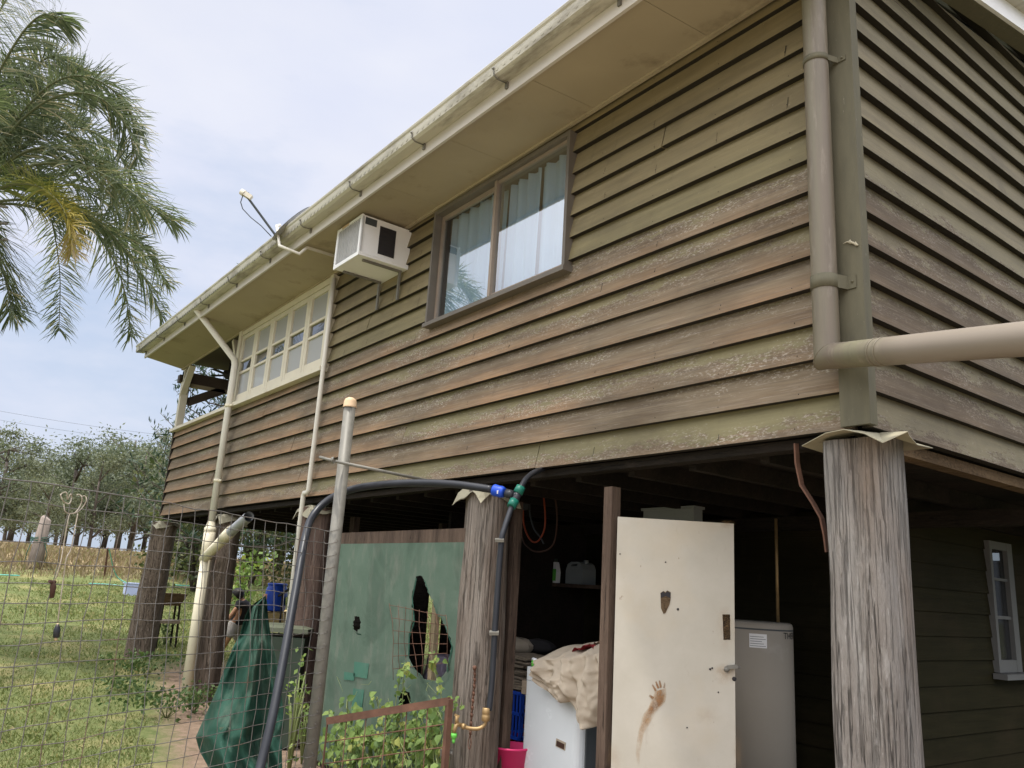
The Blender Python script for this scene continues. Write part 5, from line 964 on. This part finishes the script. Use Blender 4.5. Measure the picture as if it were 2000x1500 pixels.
# ---- objects out in the yard
p, d = gnd(66, 1112); b = MB(); hh = 100*d/FPX; b.tube([p+V((0, 0, -.1)), p+V((.0, .02, hh*.5)), p+V((.02, .06, hh*.98)), p+V((.03, .08, hh))], [hh*.15, hh*.12, hh*.10, hh*.085], 12); op = tag(obj('old_post', b, M['pole'], None, tuple(p)), 'stout grey old timber post on the far side of the lawn', 'post')
b = MB()
for k in range(3): b.tube([p+V((cos(a*.6)*hh*.165, sin(a*.6)*hh*.165, hh*(.60-.03*k)+.02*sin(a*2+k))) for a in range(11)], .014, 5)
b.tube([p+V((hh*.1, -hh*.14, hh*.56)), p+V((hh*.05, -hh*.18, hh*.3)), p+V((hh*.1, -hh*.2, 0.03)), p+V((hh*.1, .5, .02))], .014, 5); b.tube([p+V((hh*.1, .10, hh*.56)), p+V((hh*.1, .25, hh*.3)), p+V((hh*.1, .2, 0.03))], .012, 5)
tag(obj('rope', b, M['weed'] if 0 else plain('green_rope', (.03, .09, .06), .8, .3)), 'dark green rope wound round the old timber post', 'rope')
p, d = gnd(204, 1127); b = MB(); q_ = at(211, 1070, d=d); b.beam(p+V((0, 0, -.1)), q_, .05, .05, (1, 0, 0)); b.beam(p+V((0, 0, .0)), q_, .012, .09, (1, 0, 0)); tag(obj('star_picket', b, M['rust'], None, tuple(p)), 'thin rusty steel picket standing on the lawn', 'picket')
p, d = gnd(259, 1164); w_ = 30*d/FPX/2; hh = 23*d/FPX; tb = thing('tub', 'pale blue plastic tub lying tipped on the lawn', 'tub', tuple(p)); b = MB(); ex = V((0, 1, 0)); n_ = V((1, 0, .25)).normalized()
b.add([p+ex*s*w_*k+V((0, 0, z)) + V((x, 0, 0)) for (x, k, z) in ((.0, .92, 0), (.0, 1, hh)) for s in (-1, 1)]+[p+ex*s*w_*k+V((x, 0, z)) for (x, k, z) in ((-.35, .85, .02), (-.35, .9, hh*.9)) for s in (-1, 1)], [(0, 1, 3, 2), (4, 5, 7, 6), (0, 2, 6, 4), (1, 3, 7, 5), (0, 1, 5, 4)]); obj('shell', b, M['tubp'], tb)
b = MB(); b.box(p.x-.36, p.x+.02, p.y-w_*1.05, p.y+w_*1.05, p.z+hh*.98, p.z+hh*1.06); obj('rim', b, M['tubp'], tb)
b = MB(); q_ = at(213, 1072, d=d-1); b.tube(spl([q_, at(217, 1090, d=d-.6), at(222, 1112, d=d-.3), at(232, 1130, d=d-.1), p+V((0, -w_*.6, hh*.95))]), .014, 6); tag(obj('garden_hose', b, M['hose']), 'aqua garden hose running from the picket down to the blue tub', 'hose')
for L, lab in (([(172, 1142), (200, 1143), (230, 1146), (250, 1148)], 'green hose lying across the lawn beside the blue tub'), ([(-40, 1122), (0, 1125), (38, 1127)], 'short run of green hose on the lawn at the left edge'), ([(340, 1145), (380, 1147), (420, 1147)], 'thin hose on the lawn right of the corner stump')):
    b = MB(); b.tube(spl([gnd(u, v)[0]+V((0, 0, .03)) for u, v in L]), .018, 6); tag(obj('lawn_hose', b, M['hose']), lab, 'hose')
# wooden stand behind the corner stump
c = at(333, 1170, d=13.4); gz_ = ground(c.x, c.y); stn = thing('plant_stand', 'brown wooden stand with tray top behind the far corner stump', 'stand', (c.x, c.y, gz_)); b = MB()
for (dx_, dy_) in ((-.12, -.13), (.12, -.13), (-.12, .13), (.12, .13)):
    l = MB(); l.beam((c.x+dx_*1.3, c.y+dy_*1.2, gz_), (c.x+dx_, c.y+dy_, c.z-.08), .028, .028, (1, 0, 0)); obj('leg', l, M['rough'], stn)
b.add([(c.x+sx_*w_, c.y+sy_*w_, c.z+z) for (w_, z) in ((.13, -.1), (.21, .09)) for sx_, sy_ in ((-1, -1), (1, -1), (1, 1), (-1, 1))], [(0, 1, 2, 3), (0, 4, 5, 1), (1, 5, 6, 2), (2, 6, 7, 3), (3, 7, 4, 0)]); obj('tray', b, M['bearer'], stn)
z = at(333, 1214, d=13.4).z; b = MB(); b.box(c.x-.16, c.x+.16, c.y-.17, c.y+.17, z-.02, z+.03); obj('shelf', b, M['paper'], stn)
# planter bench, drum, pot
c = at(545, 1194, d=13.4); gz_ = ground(c.x, c.y); bn = thing('raised_bed', 'straw filled raised bed on legs behind the house', 'planter', (c.x, c.y, gz_)); b = MB(); b.box(c.x-.45, c.x+.30, c.y-.42, c.y+.75, c.z-.20, c.z-.01); b.grid(lambda u, v: V((c.x-.44+u*.72, c.y-.41+v*1.14, c.z+.0+.03*nz(u*9, v*12))), 14, 20); obj('bed', b, M['sand'], bn); b = MB()
for (dx_, dy_) in ((-.42, -.38), (.26, -.38), (-.42, .7), (.26, .7)): b.box(c.x+dx_-.03, c.x+dx_+.03, c.y+dy_-.03, c.y+dy_+.03, gz_, c.z-.2)
obj('leg', b, M['roughv'], bn)
dcn = at(536, 1193, d=13.3); hh = at(536, 1139, d=13.3).z-dcn.z; dr_ = thing('drum', 'bright blue plastic drum standing on the straw bed', 'drum', tuple(dcn)); r_ = .178; b = MB()
b.lathe(dcn, [(0, 0), (r_*.86, 0), (r_*.93, hh*.05), (r_, hh*.25), (r_*1.02, hh*.5), (r_*.97, hh*.75), (r_*.86, hh*.88), (r_*.84, hh*.90), (r_*.84, hh*.97), (r_*.70, hh*.975), (0, hh*.975)], 30); obj('barrel', b, M['blue'], dr_)
b = MB(); b.lathe(dcn, [(r_*.83, hh*.92), (r_*.9, hh*.925), (r_*.9, hh*.985), (r_*.78, hh), (r_*.78, hh*.985), (r_*.83, hh*.98)], 30); obj('rim', b, M['blue'], dr_)
q_ = at(566, 1182, d=13.3); b = MB(); b.lathe(q_, [(0, 0), (.075, 0), (.085, .12), (.08, .125), (.07, .02), (0, .018)], 16); tag(obj('pot', b, plain('lime_pot', (.38, .46, .18), .5, .1), None, tuple(q_)), 'pale green pot on the straw bed beside the blue drum', 'pot')
b = MB(); b.beam(at(544, 1164, d=13.0), at(572, 1146, d=12.9), .03, .03); b.tube([at(552, 1160, d=13.), (lambda k: V((k.x, k.y, ground(k.x, k.y))))(at(556, 1160, d=13.))], .016, 6); tag(obj('tool_handle', b, M['darkcloth']), 'dark tool leaning in front of the blue drum', 'tool')
# green bin behind the cloth
c = at(545, 1224, d=7.4); gz_ = 0; bi = thing('garden_bin', 'dark green bin standing behind the shade cloth', 'bin', (c.x, c.y, 0)); b = MB(); ex = RT.copy(); ex.z = 0; ex.normalize(); ey = V((-ex.y, ex.x, 0))
def ring4(w, z): return [V((c.x, c.y, z))+ex*sx_*w+ey*(sy_*w+.25) for sx_, sy_ in ((-1, -1), (1, -1), (1, 1), (-1, 1))]
b.add(ring4(.20, .0)+ring4(.25, c.z-.09), [(3, 2, 1, 0), (0, 1, 5, 4), (1, 2, 6, 5), (2, 3, 7, 6), (3, 0, 4, 7), (4, 5, 6, 7)]); obj('body', b, M['green'], bi)
b = MB(); b.add(ring4(.275, c.z-.05)+ring4(.275, c.z-.01)+ring4(.2, c.z+.01), [(3, 2, 1, 0), (0, 1, 5, 4), (1, 2, 6, 5), (2, 3, 7, 6), (3, 0, 4, 7), (4, 5, 9, 8), (5, 6, 10, 9), (6, 7, 11, 10), (7, 4, 8, 11), (8, 9, 10, 11)]); obj('lid', b, plain('olive_lid', (.10, .11, .075), .5, .15), bi)

# ---- child bending over behind the stumps
D1 = 13.2; J = lambda u, v, e=0: at(u, v, d=D1+e); k_ = D1/FPX
gf = ground(J(432, 1278).x, J(432, 1278).y)
hip, che, nek, hd = J(462, 1216), J(475, 1183), J(474, 1172), J(466, 1160)
foot = V((J(431, 1277).x, J(431, 1277).y, gf+.03)); foot2 = J(462, 1283, .25); foot2.z = gf+.03
pts = [hip, J(468, 1200), che, nek, J(455, 1220, -.06), J(447, 1245, -.10), foot, J(467, 1222, .10), J(464, 1250, .16), foot2, foot+V((-.02, -.11, -.012)), foot2+V((-.02, -.11, -.012)), J(468, 1180, -.13), J(453, 1200, -.20), J(441, 1216, -.22), J(484, 1182, .12), J(470, 1203, .18), J(455, 1216, .15)]
ed = [(0, 1), (1, 2), (2, 3), (0, 4), (4, 5), (5, 6), (0, 7), (7, 8), (8, 9), (6, 10), (9, 11), (2, 12), (12, 13), (13, 14), (2, 15), (15, 16), (16, 17)]
rd = [.105, .10, .105, .04, .075, .05, .032, .075, .05, .032, .024, .024, .045, .034, .026, .045, .034, .026]
pts += [nek+(hd-nek)*.6]; ed.append((3, 18)); rd.append(.045)
pr_ = thing('person', 'person in black shirt and grey shorts bending over behind the stump', 'person', tuple(foot))
def skp(name, mesh, m):
    for v_ in mesh.vertices: v_.co -= foot
    return link_mesh(name, mesh, M[m], pr_)
head = hd+V((0, 0, .0)); fdir = (RT*-.85-UP*.45-FW*.1).normalized()
b0 = len(pts); pts += [head, head+fdir*.05]; ed += [(18, b0), (b0, b0+1)]; rd += [.088, .07]
for s in (14, 17):                                                    # hands: palm, four fingers, thumb
    w = pts[s]; dv = (pts[s]-pts[s-1]).normalized(); sd_ = dv.cross(FW).normalized(); pts.append(w+dv*.05); ed.append((s, len(pts)-1)); rd.append(.020); pa = len(pts)-1
    for f_ in range(4): pts.append(pts[pa]+dv*(.05+.008*(1.5-abs(f_-1.5)))+FW*(f_-1.5)*.014+sd_*.006); ed.append((pa, len(pts)-1)); rd.append(.006)
    pts.append(w+dv*.045+FW*-.035); ed.append((s, len(pts)-1)); rd.append(.007)
skp('body', skin_mesh(pts, ed, rd, 2), 'skin')
skp('shirt', skin_mesh([pts[i] for i in (1, 2, 12, 15, 0)]+[pts[12]+(pts[13]-pts[12])*.55, pts[15]+(pts[16]-pts[15])*.55, nek], [(0, 1), (1, 2), (1, 3), (0, 4), (2, 5), (3, 6), (1, 7)], [.126, .126, .07, .07, .13, .052, .052, .055], 2), 'shirt')
skp('shorts', skin_mesh([hip+(che-hip)*.12, hip, pts[4], pts[7], pts[4]+(pts[5]-pts[4])*1.05, pts[7]+(pts[8]-pts[7])*1.05], [(0, 1), (1, 2), (1, 3), (2, 4), (3, 5)], [.124, .13, .108, .108, .088, .088], 2), 'shorts')
b = MB(); g = random.Random(2); bk_ = (-fdir+V((0, 0, .55))).normalized(); b.grid(lambda u, v: head+fdir*.012+Matrix.Rotation(u*6.2832, 3, bk_)@(bk_*cos(v*1.85)*.104+bk_.orthogonal().normalized()*sin(v*1.85)*.102)*(1+.05*nz(u*9, v*5)), 26, 12); obj('hair', b, M['hair'], pr_)
b = MB(); sdv = fdir.cross(UP).normalized()
for s in (-1, 1): b.lathe(head+fdir*.118+sdv*s*.032+UP*.012, [(0, .008), (.010, .004), (.011, -.004)], 8, fdir)
obj('eye', b, M['hair'], pr_)
b = MB(); b.lathe(head+fdir*.12-UP*.012, [(0, .018), (.012, .004), (.014, -.008)], 8, fdir)
for s in (-1, 1): b.lathe(head-fdir*.0+sdv*s*.088, [(0, .012), (.02, .006), (.022, -.006)], 10, sdv*s)
obj('nose_and_ears', b, M['skin'], pr_); b = MB(); b.obox(head+fdir*.112-UP*.045, sdv, UP, fdir, .022, .005, .006); obj('mouth', b, M['mudred'], pr_)

# ---- power lines
for va, vb, lab in ((783, 830, 'upper thin power line crossing the sky above the gum trees'), (803, 843, 'lower thin power line crossing the sky above the gum trees')):
    a, c = at(-400, va-62, d=60), at(700, vb+48, d=75); b = MB(); b.tube([a+(c-a)*k/24+V((0, 0, -1.2*sin(pi*k/24))) for k in range(25)], .010, 5); tag(obj('power_line', b, M['grey']), lab, 'power line')

# ================================================================== LIGHT AND SKY
SD = V((.04, -.235, .955)).normalized()
ld = bpy.data.lights.new('sun', 'SUN'); ld.energy = 3.6; ld.angle = R(1.2); ld.color = (1, .955, .88); so_ = bpy.data.objects.new('sun', ld); COL.objects.link(so_); so_.rotation_euler = SD.to_track_quat('Z', 'Y').to_euler(); so_.location = (0, -10, 20)
W = bpy.data.worlds.new('World'); S.world = W; W.use_nodes = True; nt = W.node_tree; nt.nodes.clear()
t = NT.__new__(NT); t.t = nt
sky = t.n('TexSky', _p=dict(sky_type='NISHITA', sun_disc=False, sun_elevation=math.asin(SD.z), sun_rotation=math.atan2(SD.x, SD.y), dust_density=2.))
dv = t.n('TexCoord', _o=0); sxyz = t.n('SeparateXYZ', Vector=dv); zz = sxyz.node.outputs[2]
n1 = t.n('TexNoise', Vector=t.n('Mapping', Vector=dv, Scale=(1.6, 1.6, 4.2)), Scale=1.7, Detail=6., Roughness=.55)
n2 = t.n('TexNoise', Vector=t.n('Mapping', Vector=dv, Scale=(1, 1, 2.4), Location=(3, 1, 4)), Scale=4.5, Detail=5., Roughness=.5)
cov = t.math('ADD', t.ramp(zz, .08, .42), t.math('MULTIPLY', t.math('SUBTRACT', n1, .5), 2.2)); cov = t.ramp(cov, .05, .75, .12, .98)
vm = nt.nodes.new('ShaderNodeVectorMath'); vm.operation = 'DOT_PRODUCT'; nt.links.new(dv, vm.inputs[0]); vm.inputs[1].default_value = V((.22, -.50, .84)).normalized()
glow = t.math('MULTIPLY', t.ramp(vm.outputs['Value'], .30, .98, 1., 4.2), t.ramp(t.math('ADD', zz, t.math('MULTIPLY', sxyz.node.outputs[1], .5)), -.35, .12, .45, 1.))  # sky brightness added behind the camera, out of view, to light the shaded wall
cl_ = t.mix(t.ramp(n2, .35, .65), (7.7, 8.1, 9.6), (8.4, 8.65, 9.75)); cl_ = t.mix(t.ramp(vm.outputs['Value'], .15, .65), cl_, (8.65, 8.65, 8.95)); gl_ = nt.nodes.new('ShaderNodeVectorMath'); gl_.operation = 'SCALE'; nt.links.new(cl_, gl_.inputs[0]); nt.links.new(glow, gl_.inputs['Scale'])
blue = t.mix(t.ramp(zz, 0., .3), (6.6, 7.9, 9.9), (5.6, 7.2, 9.9)); skm = t.mix(.7, sky, blue)
colr = t.mix(cov, skm, gl_.outputs[0]); bgn = t.n('Background', Color=colr, Strength=.1); on = nt.nodes.new('ShaderNodeOutputWorld'); nt.links.new(bgn, on.inputs[0])
S.view_settings.view_transform = 'Standard'; S.view_settings.look = 'None'; S.view_settings.exposure = 0.; S.view_settings.gamma = 1.
S.render.engine = 'CYCLES'
S.cycles.max_bounces = 8; S.cycles.transparent_max_bounces = 16
